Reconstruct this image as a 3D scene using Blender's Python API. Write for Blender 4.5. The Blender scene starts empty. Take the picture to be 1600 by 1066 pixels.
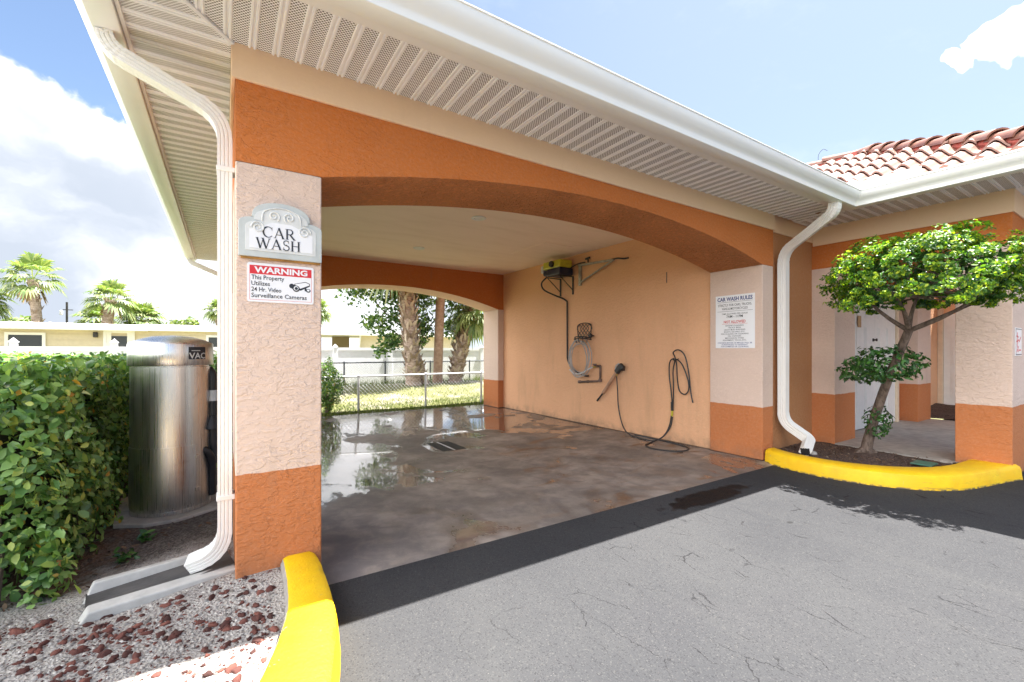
import bpy, bmesh, math, random
import numpy as np
from mathutils import Vector, Matrix
R = math.radians
random.seed(7); rng = np.random.default_rng(7)
S = bpy.context.scene
COL = S.collection
# ------------------------------------------------------------------ camera
CAMZ = 1.355
cam_d = bpy.data.cameras.new('camera'); cam = bpy.data.objects.new('camera', cam_d); COL.objects.link(cam)
cam.location = (0, -2.9, CAMZ)
YAW = math.atan2(450, 695)
cam.rotation_euler = (R(90), 0, -YAW)
cam_d.sensor_width = 36; cam_d.lens = 695/1600*36; cam_d.shift_y = 15/1600
cam_d.clip_start = 0.05; cam_d.clip_end = 3000
S.camera = cam
# ------------------------------------------------------------------ exposure
S.view_settings.view_transform = 'Standard'; S.view_settings.look = 'None'
S.view_settings.gamma = 1; S.view_settings.use_curve_mapping = False
S.view_settings.exposure = 2.5
S.cycles.max_bounces = 10; S.cycles.diffuse_bounces = 6; S.cycles.glossy_bounces = 4
S.cycles.transparent_max_bounces = 8; S.cycles.caustics_reflective = False; S.cycles.caustics_refractive = False
# ------------------------------------------------------------------ sun
SUN = Vector((1.14, -0.24, 3.10)).normalized()
sd = bpy.data.lights.new('sun', 'SUN'); sun = bpy.data.objects.new('sun', sd); COL.objects.link(sun)
sd.energy = 4.4; sd.angle = R(0.5); sd.color = (1, .97, .925)
sun.rotation_euler = SUN.to_track_quat('Z', 'Y').to_euler(); sun.location = (10, -5, 30)
# ------------------------------------------------------------------ node helpers
class NT:
    def __init__(s, tree): s.t = tree; s.n = tree.nodes; s.l = tree.links
    def new(s, typ, **kw):
        n = s.n.new(typ)
        for k, v in kw.items(): setattr(n, k, v)
        return n
    def put(s, sock, v):
        if isinstance(v, bpy.types.NodeSocket): s.l.new(v, sock)
        elif isinstance(v, bpy.types.Node): s.l.new(v.outputs[0], sock)
        elif v is not None:
            if sock.type == 'RGBA' and not isinstance(v, (int, float)) and len(v) == 3: v = (*v, 1)
            sock.default_value = v
    def math(s, op, a, b=None, c=None, clamp=False):
        n = s.new('ShaderNodeMath', operation=op, use_clamp=clamp)
        for i, v in enumerate((a, b, c)):
            if v is not None: s.put(n.inputs[i], v)
        return n.outputs[0]
    def vmath(s, op, a, b=None, out=0):
        n = s.new('ShaderNodeVectorMath', operation=op)
        s.put(n.inputs[0], a)
        if b is not None: s.put(n.inputs[1], b)
        return n.outputs[out]
    def noise(s, vec, scale, detail=4, rough=.55, dist=0, out=0):
        n = s.new('ShaderNodeTexNoise'); s.put(n.inputs['Vector'], vec)
        n.inputs['Scale'].default_value = scale; n.inputs['Detail'].default_value = detail
        n.inputs['Roughness'].default_value = rough; n.inputs['Distortion'].default_value = dist
        return n.outputs[out]
    def voro(s, vec, scale, feature='F1', out=0, rnd=1):
        n = s.new('ShaderNodeTexVoronoi', feature=feature); s.put(n.inputs['Vector'], vec)
        n.inputs['Scale'].default_value = scale; n.inputs['Randomness'].default_value = rnd
        return n.outputs[out]
    def sstep(s, v, a, b, lo=0., hi=1., smooth=True):
        n = s.new('ShaderNodeMapRange', interpolation_type='SMOOTHSTEP' if smooth else 'LINEAR')
        s.put(n.inputs['Value'], v)
        for k, x in (('From Min', a), ('From Max', b), ('To Min', lo), ('To Max', hi)): s.put(n.inputs[k], x)
        return n.outputs[0]
    def mix(s, f, a, b, blend='MIX'):
        n = s.new('ShaderNodeMix', data_type='RGBA', blend_type=blend)
        s.put(n.inputs[0], f); s.put(n.inputs[6], a); s.put(n.inputs[7], b)
        return n.outputs[2]
    def scalev(s, vec, sc):
        n = s.new('ShaderNodeMapping'); s.put(n.inputs['Vector'], vec); n.inputs['Scale'].default_value = sc
        return n.outputs[0]
    def bump(s, h, strength, dist, normal=None):
        n = s.new('ShaderNodeBump'); s.put(n.inputs['Height'], h)
        n.inputs['Strength'].default_value = strength; n.inputs['Distance'].default_value = dist
        if normal is not None: s.put(n.inputs['Normal'], normal)
        return n.outputs[0]
    def sep(s, vec):
        n = s.new('ShaderNodeSeparateXYZ'); s.put(n.inputs[0], vec); return n.outputs
def new_mat(name):
    m = bpy.data.materials.new(name); m.use_nodes = True
    k = NT(m.node_tree); b = m.node_tree.nodes['Principled BSDF']
    tc = k.new('ShaderNodeTexCoord')
    return m, k, b, tc.outputs['Object']
# ------------------------------------------------------------------ world
W = bpy.data.worlds.new('World'); S.world = W; W.use_nodes = True
k = NT(W.node_tree); bg = W.node_tree.nodes['Background']
sky = k.new('ShaderNodeTexSky', sky_type='NISHITA'); sky.sun_disc = False
sky.sun_elevation = math.asin(SUN.z); sky.sun_rotation = math.atan2(SUN.x, SUN.y)
sky.air_density = 1.0; sky.dust_density = 1.2; sky.ozone_density = 1.5
dirv = k.new('ShaderNodeTexCoord').outputs['Generated']
wv = k.vmath('NORMALIZE', k.vmath('ADD', dirv, k.vmath('SCALE', k.vmath('SUBTRACT', k.noise(dirv, 5, 5, .6, out=1), (.5, .5, .5)), None)))
for n in k.n:
    if n.bl_idname == 'ShaderNodeVectorMath' and n.operation == 'SCALE': n.inputs['Scale'].default_value = .16
def blob(v, r0, r1):
    v = Vector(v).normalized()
    d = k.vmath('DOT_PRODUCT', wv, tuple(v), out=1)
    return k.sstep(d, math.cos(R(r1)), math.cos(R(r0)))
acc = None
for v, r0, r1 in [((-.28, .95, .10), 15.5, 19.5), ((-.10, .96, .15), 9.5, 12.5), ((.02, .97, .12), 9, 13), ((.25, .96, .10), 10, 14), ((-.36, .86, .22), 8, 11), ((-.06, .955, .22), 7, 10.5),
                  ((.896, .150, .413), .5, 1.9), ((.899, .118, .421), .9, 2.4), ((.905, .080, .428), 1.2, 2.8), ((.887, .185, .398), .2, 1.2)]:
    b_ = blob(v, r0, r1); acc = b_ if acc is None else k.math('MAXIMUM', acc, b_)
sz = k.sep(dirv)
# cumulus added outside the view (behind the viewer and to the west) as fill light
pl = k.new('ShaderNodeVectorMath', operation='DIVIDE'); k.put(pl.inputs[0], dirv)
cz = k.new('ShaderNodeCombineXYZ'); zz = k.math('ADD', k.math('MAXIMUM', sz[2], 0.), .18)
for i in range(3): k.put(cz.inputs[i], zz)
k.put(pl.inputs[1], cz.outputs[0])
fill_cloud = k.noise(pl.outputs[0], 1.5, 7, .6)
west = k.sstep(sz[0], -.32, -.50); back = k.math('MAXIMUM', k.math('MULTIPLY', k.sstep(sz[1], .05, -.25), .10), west)                       # unseen broken cloud deck, added south and west to light the bay walls
fill_cloud = k.math('MULTIPLY', k.sstep(k.math('ADD', fill_cloud, k.math('MULTIPLY', west, .10)), .45, .56), back)
ragged = k.noise(wv, 22, 6, .65)
edge = k.sstep(k.math('ADD', acc, k.math('MULTIPLY', k.math('SUBTRACT', ragged, .5), .9)), .35, .62)
cl = k.math('MAXIMUM', edge, fill_cloud)
wisp = k.math('MULTIPLY', k.sstep(k.noise(k.scalev(dirv, (1, 1, 2.2)), 6, 7, .65), .52, .80), .10)
cl = k.math('MAXIMUM', cl, wisp)
# soft grey undersides
body = k.noise(k.scalev(wv, (1, 1, 2.0)), 2.9, 6, .5)
grey = k.sstep(body, .38, .72)
under = blob((-.22, .95, .14), 6, 22)
grey = k.math('MAXIMUM', k.math('MULTIPLY', grey, k.sstep(sz[2], .42, .12)), k.math('MULTIPLY', under, k.sstep(body, .30, .60)))
SKYS = .047
skyc = k.mix(1, sky.outputs[0], (SKYS, SKYS, SKYS), 'MULTIPLY')
hz = k.sstep(sz[2], .22, .0)
skyc = k.mix(k.sstep(sz[0], -.05, .75, 0, .5), skyc, (.125, .145, .168))
skyc = k.mix(k.math('MULTIPLY', hz, .6), skyc, (.19, .215, .245))
cloudc = k.mix(grey, k.mix(west, (.30, .30, .305), (.92, .92, .93)), (.128, .142, .165))  # western deck out of view made far brighter than cloud in view, as fill
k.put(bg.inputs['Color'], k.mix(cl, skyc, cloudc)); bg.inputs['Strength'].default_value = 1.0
# ------------------------------------------------------------------ mesh helpers
class MB:
    def __init__(s): s.v = []; s.f = []; s.m = []
    def add(s, vs, fs, mi=0):
        o = len(s.v); s.v += [tuple(map(float, p)) for p in vs]
        s.f += [tuple(i+o for i in f) for f in fs]; s.m += [mi]*len(fs); return s
    def box(s, x0, x1, y0, y1, z0, z1, mi=0):
        vs = [(x, y, z) for z in (z0, z1) for y in (y0, y1) for x in (x0, x1)]
        return s.add(vs, [(0, 2, 3, 1), (4, 5, 7, 6), (0, 1, 5, 4), (2, 6, 7, 3), (0, 4, 6, 2), (1, 3, 7, 5)], mi)
    def obox(s, c, a, b, n, mi=0):     # centre, three half-axis vectors
        c, a, b, n = map(Vector, (c, a, b, n))
        vs = [c+sx*a+sy*b+sz_*n for sz_ in (-1, 1) for sy in (-1, 1) for sx in (-1, 1)]
        return s.add(vs, [(0, 2, 3, 1), (4, 5, 7, 6), (0, 1, 5, 4), (2, 6, 7, 3), (0, 4, 6, 2), (1, 3, 7, 5)], mi)
    def prism(s, poly, o, u, v, n, mi=0, side=None):   # polygon (a,b) -> o+a*u+b*v, extruded by n
        o, u, v, n = map(Vector, (o, u, v, n)); k_ = len(poly)
        A = [o+u*a+v*b for a, b in poly]; B = [p+n for p in A]
        s.add(A+B, [tuple(range(k_))[::-1], tuple(range(k_, 2*k_))], mi)
        o_ = len(s.v)-2*k_
        for i in range(k_):
            j = (i+1) % k_; s.f.append((o_+i, o_+j, o_+j+k_, o_+i+k_)); s.m.append(mi if side is None else side)
        return s
    def tube(s, pts, r, n=8, mi=0, cap=True, sect=None, up=None):
        P = [Vector(p) for p in pts]; rr = r if hasattr(r, '__len__') else [r]*len(P)
        T = []
        for i in range(len(P)):
            a = P[max(i-1, 0)]; b = P[min(i+1, len(P)-1)]
            if 0 < i < len(P)-1: t = (P[i]-a).normalized()+(b-P[i]).normalized()
            else: t = b-a
            T.append(t.normalized() if t.length > 1e-9 else Vector((0, 0, 1)))
        ref = Vector(up) if up is not None else (Vector((0, 0, 1)) if abs(T[0].z) < .9 else Vector((1, 0, 0)))
        N = (ref-T[0]*ref.dot(T[0])).normalized(); rings = []
        sec = sect or [(math.cos(2*math.pi*i/n), math.sin(2*math.pi*i/n)) for i in range(n)]
        n = len(sec)
        for i, p in enumerate(P):
            N = (N-T[i]*N.dot(T[i])); N.normalize(); B = T[i].cross(N)
            rings.append([p+N*(a*rr[i])+B*(b*rr[i]) for a, b in sec])
        vs = [q for rg in rings for q in rg]; fs = []
        for i in range(len(P)-1):
            for j in range(n):
                j2 = (j+1) % n; fs.append((i*n+j, i*n+j2, (i+1)*n+j2, (i+1)*n+j))
        if cap: fs += [tuple(range(n))[::-1], tuple(range((len(P)-1)*n, len(P)*n))]
        return s.add(vs, fs, mi)
    def lathe(s, prof, c, n=24, mi=0, axis=(0, 0, 1), a0=0, a1=360):
        ax = Vector(axis).normalized(); ref = Vector((1, 0, 0)) if abs(ax.x) < .9 else Vector((0, 1, 0))
        U = (ref-ax*ref.dot(ax)).normalized(); V = ax.cross(U); c = Vector(c)
        full = abs(a1-a0) >= 360; m = n if full else n+1; vs = []; fs = []
        for r, z in prof:
            for i in range(m):
                t = R(a0+(a1-a0)*i/n); vs.append(c+ax*z+(U*math.cos(t)+V*math.sin(t))*r)
        for i in range(len(prof)-1):
            for j in range(n):
                j2 = (j+1) % m; fs.append((i*m+j, i*m+j2, (i+1)*m+j2, (i+1)*m+j))
        return s.add(vs, fs, mi)
    def build(s, name, mats, parent=None, smooth=False, bevel=0, weld=False):
        me = bpy.data.meshes.new(name); me.from_pydata(s.v, [], s.f)
        return link(name, me, mats, parent, smooth, bevel, s.m, weld)
def link(name, me, mats, parent=None, smooth=False, bevel=0, mi=None, weld=False):
    mats = mats if isinstance(mats, (list, tuple)) else [mats]
    for m in mats: me.materials.append(m)
    if mi is not None and len(mats) > 1: me.polygons.foreach_set('material_index', mi)
    if weld:
        b = bmesh.new(); b.from_mesh(me); bmesh.ops.remove_doubles(b, verts=b.verts, dist=1e-4)
        bmesh.ops.recalc_face_normals(b, faces=b.faces); b.to_mesh(me); b.free()
    if smooth:
        me.polygons.foreach_set('use_smooth', [True]*len(me.polygons))
        if smooth != 'full': me.set_sharp_from_angle(angle=R(38))
    me.update()
    o = bpy.data.objects.new(name, me); COL.objects.link(o)
    if bevel:
        bv = o.modifiers.new('bevel', 'BEVEL'); bv.width = bevel; bv.segments = 2; bv.limit_method = 'ANGLE'; bv.angle_limit = R(40)
    if parent is not None: attach(o, parent)
    return o
def attach(o, p):
    o.parent = p
    off = Vector(p.location); q = p.parent
    while q is not None: q = q.parent
    if p.type == 'EMPTY': o.matrix_parent_inverse = Matrix.Translation(-off)
def thing(name, loc, label, cat, group=None):
    o = bpy.data.objects.new(name, None); COL.objects.link(o); o.location = loc
    o.empty_display_size = .1
    return tag(o, label, cat, group)
def tag(o, label=None, cat=None, group=None, kind=None):
    for a, b in (('label', label), ('category', cat), ('group', group), ('kind', kind)):
        if b: o[a] = b
    return o
def struct(o, label=None, cat=None): return tag(o, label, cat, kind='structure')
def np_mesh(name, V, F, mats, parent=None, smooth=False, mi=None):
    me = bpy.data.meshes.new(name)
    V = np.asarray(V, 'f4'); F = np.asarray(F, 'i4'); nf, kk = F.shape
    me.vertices.add(len(V)); me.vertices.foreach_set('co', V.ravel())
    me.loops.add(nf*kk); me.loops.foreach_set('vertex_index', F.ravel())
    me.polygons.add(nf); me.polygons.foreach_set('loop_start', np.arange(0, nf*kk, kk, dtype='i4'))
    me.update(calc_edges=True)
    return link(name, me, mats, parent, smooth, 0, mi)
def unit(a): return a/np.maximum(np.linalg.norm(a, axis=-1, keepdims=True), 1e-9)
def leaf_mesh(C, N, L, wid=.5, fold=.25, updir=None):
    """leaves: base, two sides x2, tip, folded along the midrib (two quads each)"""
    n = len(C); N = unit(N)
    rd = rng.normal(size=(n, 3)) if updir is None else updir
    U = unit(rd-N*(rd*N).sum(1, keepdims=True)); B = np.cross(N, U); L = np.asarray(L).reshape(-1, 1)
    w = L*wid*.5; h = w*fold
    base = C-U*L*.5; tip = C+U*L*.5+N*L*rng.uniform(-.12, .02, (n, 1))
    l1 = C-U*L*.14-B*w*.85+N*h; l2 = C+U*L*.22-B*w*.95+N*h
    r1 = C-U*L*.14+B*w*.85+N*h; r2 = C+U*L*.22+B*w*.95+N*h
    V = np.stack([base, l1, l2, tip, r2, r1], 1).reshape(-1, 3)
    i = np.arange(n)[:, None]*6
    F = np.concatenate([i+np.array([[0, 3, 2, 1]]), i+np.array([[0, 5, 4, 3]])], 0)
    return V, F
def text_obj(name, s, mat, parent, o, u, v, w=None, h=None, bold=0., cx='CENTER', depth=.0008):
    """raised lettering: o = anchor (middle of the line), u right, v up; fitted to width w and height h"""
    c = bpy.data.curves.new('lettering', 'FONT'); c.body = s; c.size = 1; c.offset = bold; c.resolution_u = 2
    t = bpy.data.objects.new('lettering', c); COL.objects.link(t)
    bpy.context.view_layer.update()
    me = bpy.data.meshes.new_from_object(t.evaluated_get(bpy.context.evaluated_depsgraph_get()))
    COL.objects.unlink(t); bpy.data.objects.remove(t)
    co = np.zeros(len(me.vertices)*3, 'f4'); me.vertices.foreach_get('co', co); co = co.reshape(-1, 3)
    lo = co.min(0); hi = co.max(0); size = hi-lo
    sy = h/.70 if h else None          # cap height of the built-in face
    sx = w/size[0] if w else sy
    if sy is None: sy = sx
    o, u, v = Vector(o), Vector(u), Vector(v); n = u.cross(v)
    ax = {'CENTER': (lo[0]+hi[0])/2, 'LEFT': lo[0]}[cx]
    U, Vv, Nn, O = map(np.array, (u, v, n, o))
    P = O+np.outer((co[:, 0]-ax)*sx, U)+np.outer(co[:, 1]*sy, Vv)+Nn*depth
    me.vertices.foreach_set('co', P.astype('f4').ravel()); me.materials.clear()
    return link(name, me, mat, parent)
def arc_pts(a, b, n):   # helper for smooth paths: Catmull-Rom
    pass
def spline(pts, n=8):
    P = [Vector(p) for p in pts]; out = []
    for i in range(len(P)-1):
        p0 = P[max(i-1, 0)]; p1 = P[i]; p2 = P[i+1]; p3 = P[min(i+2, len(P)-1)]
        for j in range(n):
            t = j/n
            out.append(.5*((2*p1)+(p2-p0)*t+(2*p0-5*p1+4*p2-p3)*t*t+(3*p1-p0-3*p2+p3)*t**3))
    return out+[P[-1]]
# ------------------------------------------------------------------ materials
ORANGE = (.57, .165, .032); CREAM = (.71, .545, .455); TAN = (.80, .45, .255); BAND = (.82, .60, .41); BASEO = (.52, .175, .058)
def stucco(name, low, mid=None, top=None, z1=.66, z2=2.41, rough_bump=1., streak=.0, wet=0., pit_tone=(.30, .21, .14)):
    m, k, b, ob = new_mat(name)
    x, y, z = k.sep(ob)
    edge = k.math('MULTIPLY', k.math('SUBTRACT', k.noise(ob, 7, 4), .5), .022)
    zz = k.math('ADD', z, edge)
    c = low
    if mid is not None: c = k.mix(k.sstep(zz, z1-.0025, z1+.0025), low, mid)
    if top is not None: c = k.mix(k.sstep(zz, z2-.0025, z2+.0025), c, top)
    big = k.noise(ob, 1.3, 5, .6)
    c = k.mix(k.sstep(big, .35, .75, 0, .07), c, (.40, .25, .15))
    fine = k.noise(ob, 45, 5, .7)
    c = k.mix(k.sstep(fine, .42, .72, 0, .05), c, (1, .86, .72))
    # knock-down texture: smeared plateaus with soft torn edges
    wob = k.vmath('ADD', ob, k.vmath('MULTIPLY', k.vmath('SUBTRACT', k.noise(ob, 9, 3, .6, out=1), (.5, .5, .5)), (.10, .10, .05)))
    st = k.noise(k.scalev(wob, (15, 15, 30)), 1., 3, .55)
    plate = k.sstep(st, .47, .56)
    st2 = k.noise(k.scalev(wob, (34, 34, 60)), 1., 3, .6)
    plate2 = k.sstep(st2, .50, .60)
    amt = k.sstep(k.noise(ob, 1.7, 3), .30, .62, .25, 1)
    pits = k.math('MULTIPLY', k.math('SUBTRACT', 1., plate), amt)
    c = k.mix(k.math('MULTIPLY', k.math('SUBTRACT', 1., plate2), .07*rough_bump), c, pit_tone)  # hollows of the finer plateaus take a darker tone
    if streak:
        sm = k.noise(k.scalev(ob, (2.6, 2.6, .5)), 1, 6, .65)
        up = k.sstep(z, 2.9, .3)
        c = k.mix(k.math('MULTIPLY', k.sstep(sm, .52, .78), k.math('MULTIPLY', up, streak)), c, (.25, .16, .09))
    drip = k.noise(k.scalev(ob, (7, 7, .45)), 1, 5, .65)
    c = k.mix(k.math('MULTIPLY', k.sstep(drip, .58, .78), k.sstep(k.noise(ob, 1.1, 3), .4, .65, 0, .22)), c, (.30, .20, .13))
    dirt = k.math('MULTIPLY', k.sstep(z, .22, 0.), k.sstep(k.noise(ob, 6, 4), .3, .7))
    c = k.mix(k.math('MULTIPLY', dirt, .55), c, (.16, .12, .09))
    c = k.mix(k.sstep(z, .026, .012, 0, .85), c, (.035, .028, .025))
    k.put(b.inputs['Base Color'], c); b.inputs['Roughness'].default_value = .86
    b.inputs['Specular IOR Level'].default_value = .3
    h = k.math('MULTIPLY', k.math('ADD', plate, k.math('MULTIPLY', plate2, .45)), amt)
    h = k.math('ADD', h, k.math('MULTIPLY', k.noise(ob, 150, 3, .7), .30))
    k.put(b.inputs['Normal'], k.bump(h, min(1, .62*rough_bump), .0066*rough_bump))
    return m
M = {}
M['pillar'] = stucco('painted_stucco_pillar', BASEO, CREAM, ORANGE)
M['orange'] = stucco('orange_stucco', ORANGE)
M['orange_rough'] = stucco('rough_orange_stucco', (.70, .25, .085), rough_bump=3.2, pit_tone=(.16, .07, .03))
M['wall'] = stucco('tan_stucco', TAN, streak=.22)
M['recess'] = stucco('clay_stucco', (.46, .21, .085))
M['cream'] = stucco('cream_stucco', (.80, .55, .43))
M['band'] = stucco('band_stucco', BAND, rough_bump=.25)
M['rear_pillar'] = stucco('rear_pillar_stucco', BASEO, CREAM, ORANGE, .65, 2.32)
M['wing_pillar'] = stucco('breezeway_pillar_stucco', BASEO, CREAM, ORANGE, .76, 2.49)
def ceiling_mat():
    m, k, b, ob = new_mat('stained_ceiling_plaster')
    n = k.noise(k.scalev(ob, (.8, 3.2, 1)), 1.1, 6, .6, .4)
    c = k.mix(k.sstep(n, .42, .74, 0, .55), (.97, .79, .66), (.84, .66, .52))
    c = k.mix(k.sstep(k.noise(ob, 60, 4), .5, .8, 0, .15), c, (.9, .75, .6))
    k.put(b.inputs['Base Color'], c); b.inputs['Roughness'].default_value = .8
    k.put(b.inputs['Normal'], k.bump(k.noise(ob, 90, 4), .4, .003)); return m
M['ceiling'] = ceiling_mat()
def plain(name, c, rough=.5, metal=0, spec=.5, var=.0, bump=0, bscale=60, coat=0, dirt=0, dcol=(.12, .10, .08), dscale=4):
    m, k, b, ob = new_mat(name)
    col = c
    if var: col = k.mix(k.sstep(k.noise(ob, 9, 5, .6), .3, .7, 0, 1), tuple(x*(1-var) for x in c), tuple(min(1, x*(1+var)) for x in c))
    if dirt: col = k.mix(k.sstep(k.noise(ob, dscale, 6, .65), .48, .8, 0, dirt), col, dcol)
    k.put(b.inputs['Base Color'], col); b.inputs['Roughness'].default_value = rough
    b.inputs['Metallic'].default_value = metal; b.inputs['Specular IOR Level'].default_value = spec
    if coat: b.inputs['Coat Weight'].default_value = coat
    if bump: k.put(b.inputs['Normal'], k.bump(k.noise(ob, bscale, 4), .5, bump))
    return m
M['white'] = plain('white_enamelled_metal', (.80, .795, .765), .32, dirt=.14, dcol=(.35, .32, .28), dscale=2.5)
M['gutter'] = plain('white_gutter_metal', (.80, .81, .80), .35, dirt=.12, dcol=(.42, .40, .36), dscale=1.6)
M['gutter_under'] = plain('gutter_underside', (.77, .77, .775), .5, dirt=.2, dcol=(.42, .40, .30), dscale=1.3)
M['soffit'] = plain('vinyl_soffit', (.82, .82, .85), .5, dirt=.22, dcol=(.45, .38, .30), dscale=2.2)
def perf():
    m, k, b, ob = new_mat('perforated_vinyl')
    x, y, z = k.sep(ob)
    p = .0185
    def cell(ox, oy):
        fx = k.math('SUBTRACT', k.math('FRACT', k.math('ADD', k.math('DIVIDE', x, p), ox)), .5)
        fy = k.math('SUBTRACT', k.math('FRACT', k.math('ADD', k.math('DIVIDE', y, p*1.15), oy)), .5)
        fy = k.math('MULTIPLY', fy, 1.15)
        return k.math('SQRT', k.math('ADD', k.math('MULTIPLY', fx, fx), k.math('MULTIPLY', fy, fy)))
    d = k.math('MINIMUM', cell(0, 0), cell(.5, .5))
    base = k.mix(k.sstep(k.noise(ob, 2.2, 6, .65), .48, .8, 0, .25), (.82, .82, .85), (.46, .41, .40))
    k.put(b.inputs['Base Color'], k.mix(k.sstep(d, .29, .24), base, (.06, .045, .035))); b.inputs['Roughness'].default_value = .5
    return m
M['perf'] = perf()
def concrete_floor():
    m, k, b, ob = new_mat('wet_concrete_slab')
    x, y, z = k.sep(ob)
    n1 = k.noise(ob, 1.0, 6, .62); n2 = k.noise(ob, 5, 6, .6, .5); n3 = k.noise(ob, 80, 4, .7)
    c = k.mix(k.sstep(n1, .34, .66), (.15, .128, .11), (.335, .285, .242))
    c = k.mix(k.sstep(n2, .42, .70, 0, .6), c, (.15, .125, .115))
    n4 = k.noise(k.scalev(ob, (1.6, .9, 1)), 2.3, 7, .68, .6)
    c = k.mix(k.sstep(n4, .52, .74, 0, .45), c, (.38, .32, .26))
    c = k.mix(k.sstep(n3, .5, .8, 0, .3), c, (.44, .40, .36))
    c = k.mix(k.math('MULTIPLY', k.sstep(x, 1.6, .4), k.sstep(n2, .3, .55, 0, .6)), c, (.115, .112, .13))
    # rusty tide marks
    rust = k.math('MULTIPLY', k.sstep(k.noise(k.scalev(ob, (1.0, 2.2, 1)), .9, 6, .6, 1.4), .56, .66), k.sstep(x, 1.8, 3.2))
    c = k.mix(k.math('MULTIPLY', rust, .75), c, (.215, .115, .055))
    # water: deep near the back left and the drain, film runs toward the drain, wet strip along the right wall at the back
    w = k.noise(k.scalev(ob, (1.0, .8, 1)), 1.05, 6, .6, .9)
    w = k.math('ADD', w, k.math('MULTIPLY', k.math('SUBTRACT', k.noise(k.scalev(ob, (1.5, 1, 1)), 3.3, 6, .65, .5), .5), .42))
    left = k.math('MULTIPLY', k.sstep(x, 2.5, 1.2), k.sstep(y, .75, 1.9))
    backz = k.sstep(y, 2.6, 4.4)
    bias = k.math('MAXIMUM', k.math('MULTIPLY', left, .27), k.math('MULTIPLY', backz, .20))
    wall = k.math('MULTIPLY', k.sstep(x, 4.1, 5.3), k.sstep(y, 1.9, 3.2))
    bias = k.math('MAXIMUM', bias, k.math('MULTIPLY', wall, .24))
    wm = k.sstep(k.math('ADD', w, bias), .60, .68)
    damp = k.sstep(k.math('ADD', w, bias), .50, .64)
    damp = k.math('MAXIMUM', damp, k.math('MULTIPLY', rust, .55))
    c = k.mix(k.math('MULTIPLY', damp, .62), c, k.mix(1, c, (.42, .37, .34), 'MULTIPLY'))
    k.put(b.inputs['Base Color'], c)
    dry = k.sstep(n2, .3, .7, .55, .75)
    r = k.mix(damp, dry, (.42, .42, .42)); r = k.mix(wm, r, k.sstep(k.noise(ob, 2.1, 4), .35, .65, .045, .16))
    k.put(b.inputs['Roughness'], r)
    k.put(b.inputs['Specular IOR Level'], k.sstep(wm, 0, 1, .5, .75))
    k.put(b.inputs['Coat Weight'], k.math('MULTIPLY', wm, .6)); b.inputs['Coat Roughness'].default_value = .02
    hs = k.math('MULTIPLY', k.math('SUBTRACT', 1., wm), k.math('ADD', k.math('MULTIPLY', n3, .4), n2))
    h = k.math('ADD', hs, k.math('MULTIPLY', k.noise(ob, 6, 3), .30))
    k.put(b.inputs['Normal'], k.bump(h, .35, .006)); return m
M['slab'] = concrete_floor()
def asphalt():
    m, k, b, ob = new_mat('weathered_asphalt')
    x, y, z = k.sep(ob)
    n1 = k.noise(ob, .5, 6, .6); agg = k.voro(ob, 170, out=1); sp = k.noise(ob, 240, 3, .7)
    c = k.mix(k.sstep(n1, .3, .7), (.038, .0385, .0415), (.051, .051, .0525))
    strk = k.noise(k.scalev(ob, (2.4, .35, 1)), 1.2, 6, .6)
    c = k.mix(k.sstep(strk, .5, .8, 0, .4), c, (.064, .0635, .062))
    bw = k.new('ShaderNodeRGBToBW'); k.put(bw.inputs[0], agg)
    c = k.mix(k.sstep(bw.outputs[0], .72, .9, 0, .55), c, (.078, .077, .074))
    c = k.mix(k.sstep(bw.outputs[0], .30, .12, 0, .6), c, (.022, .022, .024))
    spk = k.voro(ob, 26, out=0)
    c = k.mix(k.sstep(spk, .055, .03, 0, .8), c, (.18, .17, .155))
    # broken hairline cracks, drawn out along the drive
    wob = k.vmath('ADD', ob, k.vmath('MULTIPLY', k.vmath('SUBTRACT', k.noise(ob, 5, 5, .7, out=1), (.5, .5, .5)), (.13, .13, .0)))
    cr = k.voro(k.scalev(wob, (6.5, 2.3, 1)), 1.0, 'DISTANCE_TO_EDGE')
    gate = k.sstep(k.noise(ob, 3.4, 4, .65), .50, .60)
    far = k.sstep(k.math('SUBTRACT', k.math('MULTIPLY', x, .55), y), 1.2, 2.0)
    crm = k.math('MULTIPLY', k.sstep(cr, .013, .004), k.math('MULTIPLY', gate, far))
    c = k.mix(k.math('MULTIPLY', crm, .8), c, (.016, .016, .017))
    # wet, gritty patch washed out of the bay
    dx = k.math('DIVIDE', k.math('SUBTRACT', x, 3.78), .62); dy = k.math('DIVIDE', k.math('ADD', y, .42), .13)
    dd = k.math('ADD', k.math('ADD', k.math('MULTIPLY', dx, dx), k.math('MULTIPLY', dy, dy)), k.math('MULTIPLY', k.math('SUBTRACT', k.noise(ob, 7, 4, .6), .5), 3.2))
    st = k.math('MULTIPLY', k.sstep(dd, 1.15, .75), k.sstep(y, -.60, -.54))
    c = k.mix(st, c, k.mix(k.sstep(k.voro(ob, 60, out=0), .2, .5), (.012, .006, .005), (.004, .003, .003)))
    # soot dark oil spots
    oil = k.voro(k.scalev(ob, (1.0, 1.6, 1)), 1.15, out=0)
    c = k.mix(k.sstep(oil, .045, .025, 0, .8), c, (.02, .02, .02))
    k.put(b.inputs['Base Color'], c)
    k.put(b.inputs['Roughness'], k.sstep(st, 0, 1, .95, .75)); k.put(b.inputs['Specular IOR Level'], k.sstep(st, 0, 1, .12, .25))
    h = k.math('ADD', k.math('MULTIPLY', k.voro(ob, 170, out=0), -.6), k.math('MULTIPLY', crm, -1.5))
    k.put(b.inputs['Normal'], k.bump(h, .6, .004)); return m
M['asphalt'] = asphalt()
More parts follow.
